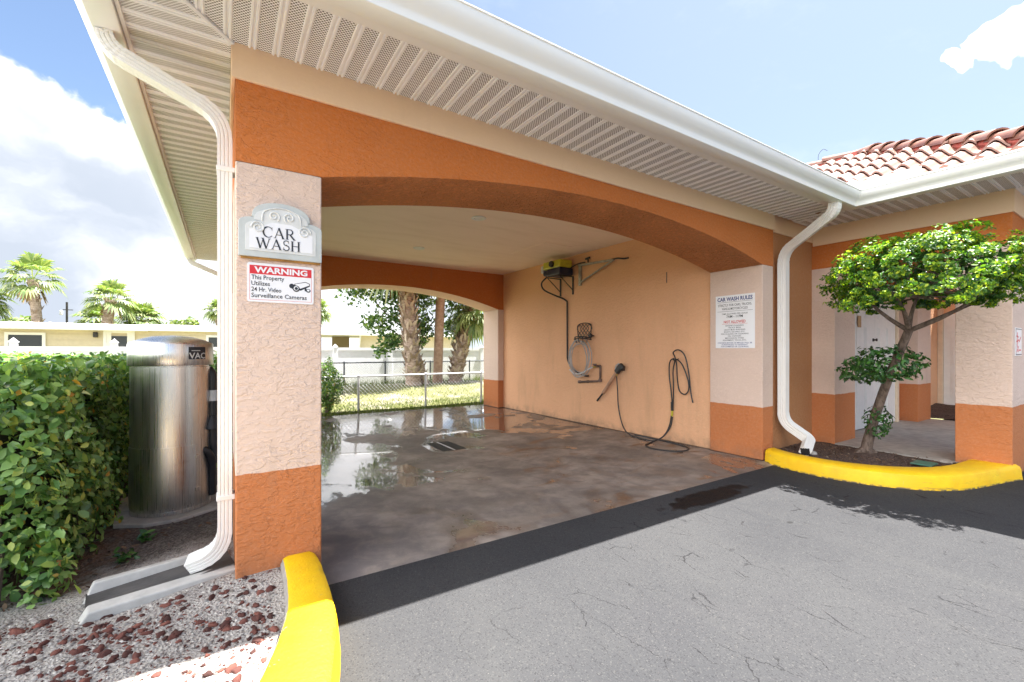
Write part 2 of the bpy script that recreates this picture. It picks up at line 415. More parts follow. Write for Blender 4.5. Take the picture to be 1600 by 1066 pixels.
def yellow():
    m, k, b, ob = new_mat('yellow_kerb_paint')
    n = k.noise(ob, 6, 6, .65)
    c = k.mix(k.sstep(n, .35, .7), (.86, .50, .003), (.90, .58, .006))
    x, y, z = k.sep(ob)
    c = k.mix(k.math('MULTIPLY', k.sstep(z, .022, .004), k.sstep(k.noise(ob, 18, 4), .35, .6)), c, (.11, .09, .05))
    c = k.mix(k.sstep(k.noise(ob, 26, 5, .7), .66, .74, 0, .55), c, (.42, .36, .22))
    sc = k.noise(k.scalev(ob, (3, 3, 38)), 1, 5, .7, .4)
    c = k.mix(k.math('MULTIPLY', k.sstep(sc, .60, .70), k.sstep(z, .15, .06, 0, .55)), c, (.10, .085, .05))
    chip = k.noise(ob, 38, 4, .75)
    c = k.mix(k.sstep(chip, .685, .70, 0, .8), c, (.40, .37, .32))
    c = k.mix(k.sstep(k.noise(ob, 2.2, 6, .65), .50, .75, 0, .30), c, (.50, .33, .03))
    k.put(b.inputs['Base Color'], c); b.inputs['Roughness'].default_value = .55
    k.put(b.inputs['Normal'], k.bump(k.noise(ob, 55, 5, .65), .6, .006)); return m
M['yellow'] = yellow()
M['kerb_concrete'] = plain('bare_kerb_concrete', (.36, .34, .31), .9, var=.25, bump=.004, bscale=50, dirt=.4)
M['concrete'] = plain('pale_cast_concrete', (.50, .49, .46), .85, var=.12, bump=.003, bscale=70, dirt=.30, dcol=(.22, .21, .19))
M['walk'] = plain('walkway_concrete', (.40, .37, .33), .8, var=.15, bump=.002, bscale=60, dirt=.55, dcol=(.17, .15, .14), dscale=2)
M['steel'] = None
def steel():
    m, k, b, ob = new_mat('brushed_stainless_steel')
    x, y, z = k.sep(ob)
    s1 = k.noise(k.scalev(ob, (9, 9, .35)), 1, 4, .55)
    s2 = k.noise(k.scalev(ob, (220, 220, 1.5)), 1, 3, .6)
    c = k.mix(k.sstep(s1, .35, .7), (.66, .65, .63), (.80, .79, .77))
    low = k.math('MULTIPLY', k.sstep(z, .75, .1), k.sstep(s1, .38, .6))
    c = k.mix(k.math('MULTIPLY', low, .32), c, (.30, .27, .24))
    c = k.mix(k.sstep(k.noise(ob, 9, 6, .65), .56, .78, 0, .35), c, (.30, .25, .20))
    k.put(b.inputs['Base Color'], c); b.inputs['Metallic'].default_value = 1
    k.put(b.inputs['Roughness'], k.sstep(s2, .3, .7, .24, .40)); b.inputs['Anisotropic'].default_value = .5
    k.put(b.inputs['Normal'], k.bump(k.math('ADD', k.math('MULTIPLY', s2, .25), k.noise(ob, 3.5, 2)), .12, .012)); return m
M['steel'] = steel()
M['black'] = plain('black_rubber', (.018, .018, .020), .45, var=.2)
M['blackm'] = plain('black_iron', (.030, .027, .026), .5, var=.2)
M['greym'] = plain('galvanised_steel', (.58, .59, .60), .5, .25, var=.15)
M['aluminium'] = plain('weathered_aluminium_bar', (.40, .38, .33), .5, .35, var=.25, dirt=.5)
M['yellowp'] = plain('yellow_green_plastic', (.50, .47, .03), .4, var=.1, dirt=.35, dcol=(.10, .10, .04), dscale=20)
M['navy'] = plain('dark_blue_plastic', (.018, .022, .045), .4)
M['brass'] = plain('tarnished_brass', (.50, .36, .10), .4, .8, var=.2)
M['copper'] = plain('grimy_pipe_metal', (.15, .10, .08), .55, .4, var=.4, dirt=.5, dscale=30)
M['hosegrey'] = plain('clear_grey_hose', (.40, .37, .35), .35, var=.15)
M['tube'] = plain('tan_plastic_tube', (.42, .24, .15), .5, var=.15)
M['signw'] = plain('white_sign_board', (.80, .80, .82), .35)
M['signg'] = plain('grey_green_sign_frame', (.50, .53, .52), .6, var=.08, bump=.001, bscale=40)
M['signl'] = plain('pale_grey_relief', (.64, .65, .64), .6, var=.1)
M['ink'] = plain('black_ink', (.022, .024, .032), .5)
M['blue'] = plain('navy_ink', (.03, .05, .20), .5)
M['red'] = plain('red_ink', (.62, .025, .035), .45)
M['redtext'] = plain('faded_red_ink', (.60, .10, .09), .5)
M['lens'] = plain('frosted_lamp_lens', (.75, .74, .70), .4)
M['door'] = plain('white_painted_door', (.80, .79, .76), .4, var=.03)
M['doorframe'] = plain('cream_door_frame', (.74, .60, .44), .5, var=.06)
M['wood'] = plain('varnished_wood_tag', (.45, .28, .13), .5, var=.2)
M['vinyl'] = plain('white_vinyl_fence', (.80, .81, .84), .4, var=.03)
M['siding'] = plain('yellow_siding', (.60, .52, .37), .6, var=.04)
M['roofwhite'] = plain('white_metal_roof', (.80, .80, .79), .5, var=.04)
M['carport_wall'] = plain('carport_tan', (.40, .32, .20), .7)  # plain tan of the carport's back wall
def glass():
    m, k, b, ob = new_mat('window_glass')
    k.put(b.inputs['Base Color'], (.05, .055, .06)); b.inputs['Roughness'].default_value = .06; return m
M['glass'] = glass()
def mulch():
    m, k, b, ob = new_mat('dark_bark_mulch')
    v = k.voro(k.scalev(ob, (1, 1.6, 1)), 55, out=1); bw = k.new('ShaderNodeRGBToBW'); k.put(bw.inputs[0], v)
    c = k.mix(bw.outputs[0], (.035, .022, .017), (.16, .10, .075))
    c = k.mix(k.sstep(k.noise(ob, 120, 3), .66, .72), c, (.40, .37, .33))
    k.put(b.inputs['Base Color'], c); b.inputs['Roughness'].default_value = .95
    k.put(b.inputs['Normal'], k.bump(k.voro(ob, 55, out=0), 1, .02)); return m
M['mulch'] = mulch()
def bed():
    m, k, b, ob = new_mat('sandy_gravel_soil')
    x, y, z = k.sep(ob)
    n = k.noise(ob, 3, 6, .65); g = k.voro(ob, 70, out=1); bw = k.new('ShaderNodeRGBToBW'); k.put(bw.inputs[0], g)
    c = k.mix(k.sstep(n, .3, .7), (.32, .295, .27), (.50, .465, .425))
    c = k.mix(k.sstep(bw.outputs[0], .75, .95, 0, .7), c, (.62, .58, .53))
    c = k.mix(k.sstep(bw.outputs[0], .25, .05, 0, .6), c, (.14, .11, .09))
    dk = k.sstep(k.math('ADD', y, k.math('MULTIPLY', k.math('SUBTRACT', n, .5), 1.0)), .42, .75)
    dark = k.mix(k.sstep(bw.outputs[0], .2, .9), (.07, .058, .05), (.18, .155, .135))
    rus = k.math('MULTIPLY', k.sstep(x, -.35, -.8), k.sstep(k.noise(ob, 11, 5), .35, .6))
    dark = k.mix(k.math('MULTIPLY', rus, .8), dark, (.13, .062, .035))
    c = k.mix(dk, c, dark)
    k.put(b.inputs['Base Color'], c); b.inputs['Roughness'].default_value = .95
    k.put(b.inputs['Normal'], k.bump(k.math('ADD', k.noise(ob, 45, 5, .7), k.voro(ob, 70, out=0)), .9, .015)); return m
M['bed'] = bed()
def island(name, cols, rough=.7, spec=.4, trans=0., bump=0, bscale=40, tint=.25):
    """colour picked per loose piece (stone, leaf, tile)"""
    m, k, b, ob = new_mat(name)
    g = k.new('ShaderNodeNewGeometry'); rp = k.new('ShaderNodeValToRGB'); k.put(rp.inputs[0], g.outputs['Random Per Island'])
    el = rp.color_ramp.elements
    for i, (p, c) in enumerate(cols):
        e = el[i] if i < 2 else el.new(p)
        e.position = p; e.color = (*c, 1)
    c = rp.outputs[0]
    if tint: c = k.mix(k.sstep(k.noise(ob, 30, 4), .35, .7, 0, tint), c, k.mix(1, c, (.5, .5, .5), 'MULTIPLY'))
    k.put(b.inputs['Base Color'], c); b.inputs['Roughness'].default_value = rough; b.inputs['Specular IOR Level'].default_value = spec
    if bump: k.put(b.inputs['Normal'], k.bump(k.noise(ob, bscale, 4), .7, bump))
    if trans:
        t = k.new('ShaderNodeBsdfTranslucent'); k.put(t.inputs[0], k.mix(1, c, (1.5, 1.75, .5), 'MULTIPLY'))
        mx = k.new('ShaderNodeMixShader'); mx.inputs[0].default_value = trans
        k.l.new(b.outputs[0], mx.inputs[1]); k.l.new(t.outputs[0], mx.inputs[2])
        k.l.new(mx.outputs[0], m.node_tree.nodes['Material Output'].inputs[0])
    return m
M['lava'] = island('red_lava_rock', [(0, (.050, .022, .018)), (1, (.20, .075, .055)), (.5, (.105, .038, .030))], .95, bump=.006, bscale=90)
M['pebble'] = island('pale_pebbles', [(0, (.16, .14, .125)), (1, (.62, .59, .54)), (.5, (.33, .305, .28)), (.85, (.45, .42, .38))], .9, bump=.003, bscale=90)
M['hedge'] = island('hedge_leaf', [(0, (.055, .13, .035)), (1, (.30, .40, .07)), (.4, (.13, .26, .07)), (.8, (.24, .39, .11)), (.972, (.42, .47, .10)), (.985, (.62, .26, .03))], .38, .5, .22, tint=.15)
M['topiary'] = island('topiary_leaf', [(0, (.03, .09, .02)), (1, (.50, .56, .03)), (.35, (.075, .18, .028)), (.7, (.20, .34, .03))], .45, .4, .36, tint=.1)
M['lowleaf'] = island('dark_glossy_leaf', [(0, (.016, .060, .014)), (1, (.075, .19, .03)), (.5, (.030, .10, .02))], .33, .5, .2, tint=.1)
M['broadleaf'] = island('broad_leaf', [(0, (.035, .085, .035)), (1, (.24, .34, .08)), (.5, (.08, .16, .06))], .4, .5, .28, tint=.1)
M['frond'] = island('palm_frond', [(0, (.09, .14, .05)), (1, (.33, .35, .15)), (.5, (.17, .23, .085))], .5, .4, .25, tint=.1)
M['deadfrond'] = island('dry_frond', [(0, (.28, .19, .09)), (1, (.45, .33, .18))], .8, .2, .1)
M['hedgecore'] = plain('dark_hedge_core', (.014, .018, .008), .95, var=.4, bump=.02, bscale=25)
def bark(name, a, b_, sc=(14, 14, 5)):
    m, k, b, ob = new_mat(name); n = k.noise(k.scalev(ob, sc), 1, 6, .65, .3)
    k.put(b.inputs['Base Color'], k.mix(k.sstep(n, .3, .72), a, b_)); b.inputs['Roughness'].default_value = .9
    k.put(b.inputs['Normal'], k.bump(n, .9, .015)); return m
M['bark'] = bark('grey_brown_bark', (.075, .052, .040), (.23, .17, .135), (30, 30, 9))
M['palmbark'] = bark('palm_bark', (.22, .155, .12), (.52, .41, .33), (8, 8, 26))
M['boot'] = island('palm_boot', [(0, (.20, .14, .10)), (1, (.62, .53, .44)), (.5, (.42, .33, .25))], .9)
M['smoothbark'] = bark('smooth_palm_bark', (.34, .21, .15), (.52, .36, .27), (9, 9, 12))
def tile():
    m, k, b, ob = new_mat('glazed_clay_tile')
    g = k.new('ShaderNodeNewGeometry')
    n = k.noise(ob, 2.2, 6, .6)
    c = k.mix(k.sstep(n, .3, .7), (.15, .058, .036), (.24, .115, .078))
    c = k.mix(k.math('MULTIPLY', g.outputs['Random Per Island'], .5), c, (.30, .18, .14))
    c = k.mix(k.sstep(k.noise(ob, 14, 6, .7), .5, .75, 0, .45), c, (.34, .23, .18))
    k.put(b.inputs['Base Color'], c); b.inputs['Roughness'].default_value = .42; b.inputs['Specular IOR Level'].default_value = .6
    return m
M['tile'] = tile()
M['mortar'] = plain('red_mortar', (.36, .09, .07), .8, var=.2)
def lawn():
    m, k, b, ob = new_mat('patchy_lawn')
    n = k.noise(ob, .9, 6, .65); f = k.noise(ob, 28, 5, .7)
    c = k.mix(k.sstep(f, .3, .7), (.09, .10, .028), (.20, .19, .075))
    c = k.mix(k.sstep(n, .48, .62), c, k.mix(f, (.24, .21, .155), (.33, .29, .22)))
    k.put(b.inputs['Base Color'], c); b.inputs['Roughness'].default_value = .95
    k.put(b.inputs['Normal'], k.bump(f, .8, .03)); return m
M['lawn'] = lawn()
M['grass'] = island('grass_blade', [(0, (.05, .09, .012)), (1, (.16, .19, .035)), (.5, (.09, .13, .02))], .6, .3, .3, tint=0)
# ================================================================== SETTING
b = MB(); b.add([(-900, -900, -.3), (900, -900, -.3), (900, 900, -.3), (-900, 900, -.3)], [(0, 1, 2, 3)])
struct(b.build('ground', M['lawn']))
# asphalt: an even sheet split at the bay's threshold
b = MB(); b.add([(-60, -80, 0), (60, -80, 0), (60, -.165, 0), (-60, -.165, 0)], [(0, 1, 2, 3)])
struct(b.build('asphalt_drive', M['asphalt']))
# bay slab, falling gently to the floor drain
DX, DY, DEP = 2.86, 3.28, .105
def slab_z(x, y):
    ax = (DX-x)/(DX-.25) if x < DX else (x-DX)/(5.56-DX)
    ay = (DY-y)/(DY+.165) if y < DY else (y-DY)/(6.86-DY)
    r = min(1, (abs(ax)**3.5+abs(ay)**3.5)**(1/3.5))
    return -DEP*(1-r)
xs = np.linspace(.25, 5.60, 90); ys = np.linspace(-.165, 6.86, 110)
V = [(x, y, slab_z(x, y)+.004*(y > -.16)) for y in ys for x in xs]
F = [(j*90+i, j*90+i+1, (j+1)*90+i+1, (j+1)*90+i) for j in range(109) for i in range(89)]
b = MB(); b.add(V, F); b.box(.25, 5.60, -.165, -.160, -.2, .0); b.box(.25, 5.6, 6.855, 6.86, -.2, .0)
struct(b.build('concrete_slab', M['slab'], smooth=True))
# gravel bed left of the building
def kerb_line(y):   # inner edge of the left kerb, x as a function of y
    ky = [-2.4, -2.0, -1.6, -1.3, -1.05, -.64, -.04]; kx = [-1.9, -.75, -.22, -.02, .107, .227, .271]
    return float(np.interp(y, ky, kx))
def bed_z(x, y):
    z = .055+.022*math.sin(x*2.1+1)*math.sin(y*1.7)+.015*math.sin(x*5+y*4)
    if y < .1: z += .03*min(1, max(0, (x+.5)/.6))
    if x < -.2: z -= .03*min(1, (-.2-x)/.8)
    if y > 6.4: z = min(z, .03)
    return z
xs = np.concatenate([np.linspace(-9, -1.6, 24), np.linspace(-1.5, .31, 60)]); ys = np.linspace(-2.4, 7.0, 130)
V = []
for y in ys:
    for x in xs:
        lim = kerb_line(y)+.08 if y < 0 else .31
        V.append((x, y, bed_z(x, y) if x < lim else -.08))
n = len(xs); F = [(j*n+i, j*n+i+1, (j+1)*n+i+1, (j+1)*n+i) for j in range(len(ys)-1) for i in range(n-1)]
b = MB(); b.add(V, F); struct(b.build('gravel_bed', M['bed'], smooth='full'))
# lawn behind, with a low rise under the palms
def lawn_z(x, y):
    t = min(1, max(0, (y-7.4)/3.4)); z = .30*t*t*(3-2*t)
    t2 = min(1, max(0, (y-11.2)/1.6)); z -= .17*t2*t2*(3-2*t2)
    return z-.012+.02*math.sin(x*1.3)*math.sin(y*1.1)*min(1, max(0, (y-7)/1))
xs = np.linspace(-14, 22, 90); ys = np.concatenate([np.linspace(6.87, 13.5, 46), np.linspace(15, 80, 12)])
V = [(x, y, lawn_z(x, y)) for y in ys for x in xs]; n = 90
F = [(j*n+i, j*n+i+1, (j+1)*n+i+1, (j+1)*n+i) for j in range(len(ys)-1) for i in range(n-1)]
b = MB(); b.add(V, F); struct(b.build('lawn', M['lawn'], smooth='full'))
def blades(n, x0, x1, y0, y1, h0, h1):
    C = np.stack([rng.uniform(x0, x1, n), y0+(y1-y0)*rng.random(n)**1.5, np.zeros(n)], 1)
    C[:, 2] = [lawn_z(a, b_) for a, b_ in C[:, :2]]
    a = rng.uniform(0, 6.283, n); d = np.stack([np.cos(a), np.sin(a), 0*a], 1)*.006
    h = rng.uniform(h0, h1, n)[:, None]; lean = rng.normal(0, .35, (n, 3)); lean[:, 2] = 1
    V = np.stack([C-d, C+d, C+lean*h], 1).reshape(-1, 3); F = np.arange(3*n).reshape(-1, 3)
    return V, F
V1, F1 = blades(9000, -1, 9, 6.88, 8.2, .03, .10); V2, F2 = blades(7000, -1, 10, 8, 12, .03, .09)
tag(np_mesh('grass', np.vstack([V1, V2]), np.vstack([F1, F2+len(V1)]), M['grass']), 'short patchy grass on the lawn behind the car wash bay', 'grass', kind='stuff')
# ================================================================== CAR WASH BUILDING
CW = thing('car_wash_building', (3, 3, 0), 'orange and cream stucco car wash bay with wide arched opening and white gutters', 'building')
XL, XO, XJ, XE = .053, .498, 5.525, 5.775          # left corner, opening, right jamb, right end of the front
SP, APX = 2.41, .298                                # spring height, rise
TH = .70; SOF = 3.05
def arch_poly(x0, x1, spring, rise, xa, xb, top, n=40):
    """wall piece above an elliptical-segment opening xa..xb"""
    c = (xa+xb)/2; hw = (xb-xa)/2; rr = (hw*hw+rise*rise)/(2*rise)
    pts = []
    for i in range(n+1):
        t = -1+2*i/n; x = c+hw*t; pts.append((x, spring+math.sqrt(max(rr*rr-(hw*t)**2, 0))-(rr-rise)))
    return pts
def arch_wall(name, x0, x1, xa, xb, y0, y1, spring, rise, top, mats, parent):
    b = MB(); A = arch_poly(x0, x1, spring, rise, xa, xb, top)
    for y, flip in ((y0, 0), (y1, 1)):
        pts = [(x0, spring)]+A+[(x1, spring)]
        vs = []; fs = []
        for (x, z) in pts: vs += [(x, y, z), (x, y, top)]
        for i in range(len(pts)-1):
            f = (2*i, 2*i+2, 2*i+3, 2*i+1); fs.append(f[::-1] if flip else f)
        b.add(vs, fs, 0 if not flip else 1)
    vs = [(x, y, z) for x, z in A for y in (y0, y1)]
    b.add(vs, [(2*i, 2*i+1, 2*i+3, 2*i+2) for i in range(len(A)-1)], 2)
    b.add([(x0, y0, spring), (x0, y1, spring), (x0, y1, top), (x0, y0, top)], [(0, 3, 2, 1)], 0)
    b.add([(x1, y0, spring), (x1, y1, spring), (x1, y1, top), (x1, y0, top)], [(0, 1, 2, 3)], 0)
    b.add([(x0, y0, top), (x1, y0, top), (x1, y1, top), (x0, y1, top)], [(0, 1, 2, 3)], 0)
    return b.build(name, mats, parent)
b = MB(); b.box(XL, XO, 0, TH, -.1, SP); b.build('pillar', M['pillar'], CW, bevel=.008)
b = MB(); b.box(XJ, XE, 0, TH, -.1, SP); b.build('pillar', M['pillar'], CW, bevel=.008)
arch_wall('arch_beam', XL, XE, XO, XJ, 0, TH, SP, APX, 3.2, [M['orange'], M['orange'], M['orange_rough']], CW)
# rear arch
YB0, YB1, XB0, XB1 = 6.06, 6.76, .55, 5.41
b = MB(); b.box(.3, XB0, YB0, YB1, -.1, 2.32); b.build('pillar', M['rear_pillar'], CW, bevel=.008)
b = MB(); b.box(XB1, XE, YB0, YB1, -.1, 2.32); b.build('pillar', M['rear_pillar'], CW, bevel=.008)
arch_wall('arch_beam', .3, XE, XB0, XB1, YB0, YB1, 2.32, .37, 3.2, [M['orange'], M['orange'], M['cream']], CW)
b = MB(); b.box(5.56, XE, TH, YB0, -.1, 3.2); b.build('side_wall', M['wall'], CW)
b = MB()
# left side: unseen wall, its low arched opening added to bring light into the bay
def side_arch():
    b = MB(); ya, yb = TH+.0, YB0
    return ya, yb
ya, yb = side_arch(); sa0, sa1 = .82, 5.94
b = MB(); b.box(XL, .25, ya, sa0, -.1, 3.2); b.box(XL, .25, sa1, yb, -.1, 3.2)
A = arch_poly(ya, yb, SP, .28, sa0, sa1, 3.2)
vs = [(x, y, z) for y, z in A for x in (XL, .25)]+[(x, y, 3.2) for y, z in A for x in (XL, .25)]; q = 2*len(A)
fs = []
for i in range(len(A)-1): fs += [(2*i, 2*i+1, 2*i+3, 2*i+2), (2*i, 2*i+2, q+2*i+2, q+2*i), (2*i+1, q+2*i+1, q+2*i+3, 2*i+3)]
b.add(vs, fs); b.build('side_wall', M['rear_pillar'], CW)
b = MB(); b.box(.25, 5.56, TH, YB0, 3.15, 3.19); b.build('ceiling', M['ceiling'], CW)
b = MB()
for z, w, q in ((3.1485, .03, 0),):
    b.box(4.45, 5.05, 2.98, 4.02, 3.143, 3.15)
b.build('attic_hatch', M['ceiling'], CW, bevel=.004)
for x, y in ((2.89, 2.39), (2.86, 4.51)):
    b = MB(); b.lathe([(.055, 3.149), (.098, 3.149), (.100, 3.140), (.085, 3.134), (.066, 3.138), (.060, 3.149)], (x, y, 0), 28)
    l = b.build('recessed_light', M['white'], CW, smooth=True)
    b = MB(); b.lathe([(.0, 3.143), (.045, 3.144), (.060, 3.148)], (x, y, 0), 24); b.build('lamp_lens', M['lens'], l, smooth=True)
# cream trim band under the soffit
b = MB(); b.box(XL-.02, XE+.02, -.02, 0, 2.86, SOF+.06); b.box(XL-.02, XL, 0, YB1, 2.86, SOF+.06)
b.build('trim_band', M['band'], CW, bevel=.004)
# recessed strip of wall between the bay and the breezeway
WX = 6.94
b = MB(); b.box(XE, WX, .06, .30, -.05, 3.1); b.build('connecting_wall', M['recess'], CW)
b = MB(); b.box(XE+.021, WX, .042, .06, 2.865, SOF+.05); b.build('trim_band', M['band'], CW)
b = MB(); b.box(5.5585, 5.5605, 1.42, 1.435, 2.37, 2.53); b.build('wall_slot', M['ink'], CW)
# ---- soffits (ribbed vinyl): profile repeats every 117 mm
PER = .117
PROF = [(0, 0, 1), (.074, 0, 0), (.077, -.007, 0), (.086, -.007, 0), (.089, .004, 0), (.098, .004, 0), (.101, -.007, 0), (.111, -.007, 0), (.114, 0, 0), (.117, 0, None)]
def soffit(name, s0, s1, lo, hi, along, parent, z=SOF):
    b = MB(); n = int((s1-s0)/PER)+1
    for i in range(n):
        for j in range(len(PROF)-1):
            a, za, p = PROF[j]; c, zc, _ = PROF[j+1]
            a += s0+i*PER; c += s0+i*PER
            if c > s1: continue
            q = [(a, lo(a), z+za), (c, lo(c), z+zc), (c, hi(c), z+zc), (a, hi(a), z+za)]
            if q[0][1] >= q[3][1] and q[1][1] >= q[2][1]: continue
            if along == 'y': q = [(v_, u_, w_) for u_, v_, w_ in q]
            b.add(q, [(0, 1, 2, 3)], 1 if p == 1 else 0)
    return b.build(name, [M['soffit'], M['perf']], parent)
EY, EX = -.56, -.43                     # outer edges of the soffit panels
kx = (0-EY)/(XL-EX)
soffit('soffit', EX, 6.36, lambda x: EY if x < 9 else 9, lambda x: -.021 if x >= XL-.02 else (x-XL)*kx, 'x', CW)
soffit('soffit', EY, 7.16, lambda y: EX, lambda y: XL-.021 if y > -.0 else XL+y/kx, 'y', CW)
# mitre strip and wall moulding
b = MB(); b.tube([(XL-.012, -.012, SOF-.006), (EX, EY, SOF-.006)], .013, 6); b.build('mitre_strip', M['soffit'], CW)
b = MB(); b.box(-.40, XE, 6.76, 7.16, SOF+.012, SOF+.02); b.build('rear_soffit', M['soffit'], CW)
# ---- gutters: an ogee profile swept along the eaves with mitred corners
OG = [(.00, 3.085), (.00, 3.002), (.008, 2.997), (.112, 2.997), (.118, 3.001), (.121, 3.028), (.128, 3.045), (.150, 3.062), (.172, 3.088), (.186, 3.118), (.188, 3.140), (.196, 3.142), (.196, 3.150), (.178, 3.150), (.17, 3.12)]
TRIM = [(-.112, 3.056), (-.112, 3.040), (-.030, 3.034), (-.028, 3.020), (-.004, 3.018), (-.004, 3.075)]
FASC = [(-.004, 3.075), (-.004, 3.16), (.02, 3.162)]
def sweep(path, prof, outs):
    """path: list of (x,y) corner points; outs: outward mitre vectors at each"""
    vs = []; fs = []; k_ = len(prof)
    for (x, y), (ox, oy) in zip(path, outs):
        for d, z in prof: vs.append((x+ox*d, y+oy*d, z))
    for i in range(len(path)-1):
        for j in range(k_-1): fs.append((i*k_+j, i*k_+j+1, (i+1)*k_+j+1, (i+1)*k_+j))
    return vs, fs
GX0, GY0, GX1 = -.445, -.655, 6.165      # fascia lines: left, front, breezeway side
YF = -2.55                                # breezeway front fascia
path = [(GX0, 7.22), (GX0, GY0), (GX1, GY0)]
outs = [(-1, 0), (-1, -1), (-1, -1)]
for nm, pr, mt in (('gutter', OG, M['gutter']), ('fascia', FASC, M['gutter'])):
    b = MB(); b.add(*sweep(path, pr, outs)); b.build(nm, mt, CW, smooth=True)
b = MB(); b.add(*sweep(path[1:], TRIM, outs[1:])); b.build('fascia_trim', M['gutter_under'], CW, smooth=True)
b = MB(); b.add(*sweep(path[:2], [(-.020, 3.056), (-.020, 3.030), (-.004, 3.026), (-.004, 3.075)], [(-1, 0), (-1, 0)])); b.build('fascia_trim', M['gutter_under'], CW, smooth=True)
b = MB(); b.prism([(d, z) for d, z in OG], (GX0, 7.22, 0), (-1, 0, 0), (0, 0, 1), (0, .004, 0)); b.build('gutter_end_cap', M['gutter'], CW)
# drip edge over the gutter
b = MB(); b.add(*sweep(path, [(.02, 3.165), (.17, 3.168), (.17, 3.160), (.02, 3.158)], outs)); b.build('drip_edge', M['white'], CW)
# ---- downspouts: ribbed rectangular pipe with crimped elbows
def ds_section(a, b_):
    out = []
    rib = [(-1, -1), (-.62, -1), (-.52, -.88), (-.40, -1), (-.12, -1), (0, -.88), (.12, -1), (.40, -1), (.52, -.88), (.62, -1), (1, -1),
           (1, -.5), (.92, -.4), (1, -.3), (1, .3), (.92, .4), (1, .5), (1, 1), (.62, 1), (.52, .88), (.40, 1), (.12, 1), (0, .88), (-.12, 1), (-.40, 1), (-.52, .88), (-.62, 1), (-1, 1), (-1, .5), (-.92, .4), (-1, .3), (-1, -.3), (-.92, -.4), (-1, -.5)]
    return [(x*a, y*b_) for x, y in rib]
def downspout(path, a, b_, up, straps, wallx, parent, crimp=()):
    b = MB(); P = [Vector(p) for p in path]; rr = []; Q = []
    for i, p in enumerate(P):
        Q.append(p); rr.append(.955 if (i in crimp and (i % 2)) else 1)
    b.tube(Q, rr, sect=ds_section(a, b_), up=up)
    d = b.build('downspout', M['white'], parent)
    return d
def bend(p0, p1, p2, r, n=6):
    """rounded corner at p1"""
    p0, p1, p2 = map(Vector, (p0, p1, p2)); a = p1+(p0-p1).normalized()*r; c = p1+(p2-p1).normalized()*r
    return [(1-t)**2*a+2*t*(1-t)*p1+t*t*c for t in [i/n for i in range(n+1)]]
def ds_path(pts, r, n=6):
    out = [Vector(pts[0])]
    for i in range(1, len(pts)-1): out += bend(pts[i-1], pts[i], pts[i+1], r if not hasattr(r, '__len__') else r[i-1], n)
    return out+[Vector(pts[-1])]
def crimps(b, path, a, b_, up, idx):
    for i in idx:
        b.tube([path[i], path[i]+(path[i+1]-path[i])*.25], 1.035, sect=ds_section(a, b_), up=up)
p1 = ds_path([(-.515, .17, 3.0), (-.515, .17, 2.92), (.004, .17, 2.70), (.004, .17, .20), (-.165, .235, .135)], [.085, .14, .13], 11)
# elbow start must leave the gutter first
d1 = downspout(p1, .037, .046, (1, 0, 0), [], .05, CW, range(1, 60))
for z in (.50, 2.38):
    b = MB(); b.box(-.037, .053, .118, .222, z, z+.028); b.build('pipe_strap', M['white'], d1, bevel=.003)
p3 = ds_path([(-.515, 6.9, 3.0), (-.515, 6.9, 2.94), (.004, 6.9, 2.72), (.004, 6.9, .1)], [.07, .12], 6)
d3 = downspout(p3, .037, .046, (1, 0, 0), [], .05, CW)
p2 = ds_path([(5.70, -.70, 3.0), (5.70, -.70, 2.90), (5.935, -.045, 2.60), (5.935, -.045, .46), (6.03, -.30, .265), (5.735, -.385, .165)], [.08, .15, .12, .06], 11)
d2 = downspout(p2, .050, .050, (0, 1, 0), [], .05, CW, range(1, 26))
e = p2[-1]; tdir = (p2[-1]-p2[-2]).normalized(); b = MB()
b.tube([e+tdir*.0005, e+tdir*.001], .93, sect=ds_section(.050, .050), up=(0, 1, 0)); b.build('spout_mouth', M['black'], d2)
# ---- roof tiles
PITCH = .54
def tile_slope(x0, ylo, yhi, nrows, org, down, acr, parent, name='roof', width=.25, expo=.34, zz=3.17):
    """rows of S tiles climbing from the eave; down = unit vector out of the roof (plan), acr = along the eave"""
    b = MB(); o = Vector(org); down = Vector(down); acr = Vector(acr); sl = math.sqrt(1+PITCH**2)
    for r in range(nrows):
        s0 = r*expo; s1 = s0+expo*1.12
        a0, a1 = ylo(s0+expo*.5), yhi(s0+expo*.5)
        if a1-a0 < .05: continue
        cuts = [a0]+[j*width for j in range(math.ceil((a0+.02)/width), int((a1-.02)/width)+1)]+[a1]
        for A0, A1 in zip(cuts, cuts[1:]):
            vs = []; m = 9
            for s_, lift in ((s0-.02, .044), (s1, -.004)):
                for i in range(m):
                    A_ = A0+(A1-A0)*i/(m-1); h = .055*math.cos(2*math.pi*A_/width)+lift
                    p = o-down*(s_/sl)+acr*A_+Vector((0, 0, s_*PITCH/sl+h+.03)); vs.append(p)
            for i in range(m):       # thick butt end
                vs.append(vs[i]-Vector((0, 0, .022 if r else .10)))
            fs = [(i, i+1, m+i+1, m+i) for i in range(m-1)]+[(2*m+i, 2*m+i+1, i+1, i) for i in range(m-1)]
            b.add(vs, fs)
    return b.build(name, M['tile'], parent, smooth=True)
def deck(pts, parent):
    b = MB(); b.add(pts, [tuple(range(len(pts)))]); return b.build('roof_deck', M['mortar'], parent)
RF = -.68; RIDGE_Y = 3.25; HT = RIDGE_Y-RF; ZE = 3.165
def zr(s): return ZE+s*PITCH
deck([(-.50, RF, ZE), (6.13, RF, ZE), (6.13+HT, RIDGE_Y, zr(HT)), (-.50+HT, RIDGE_Y, zr(HT))], CW)
deck([(-.50, RF, ZE), (-.50+HT, RIDGE_Y, zr(HT)), (-.50, RF+2*HT, ZE)], CW)
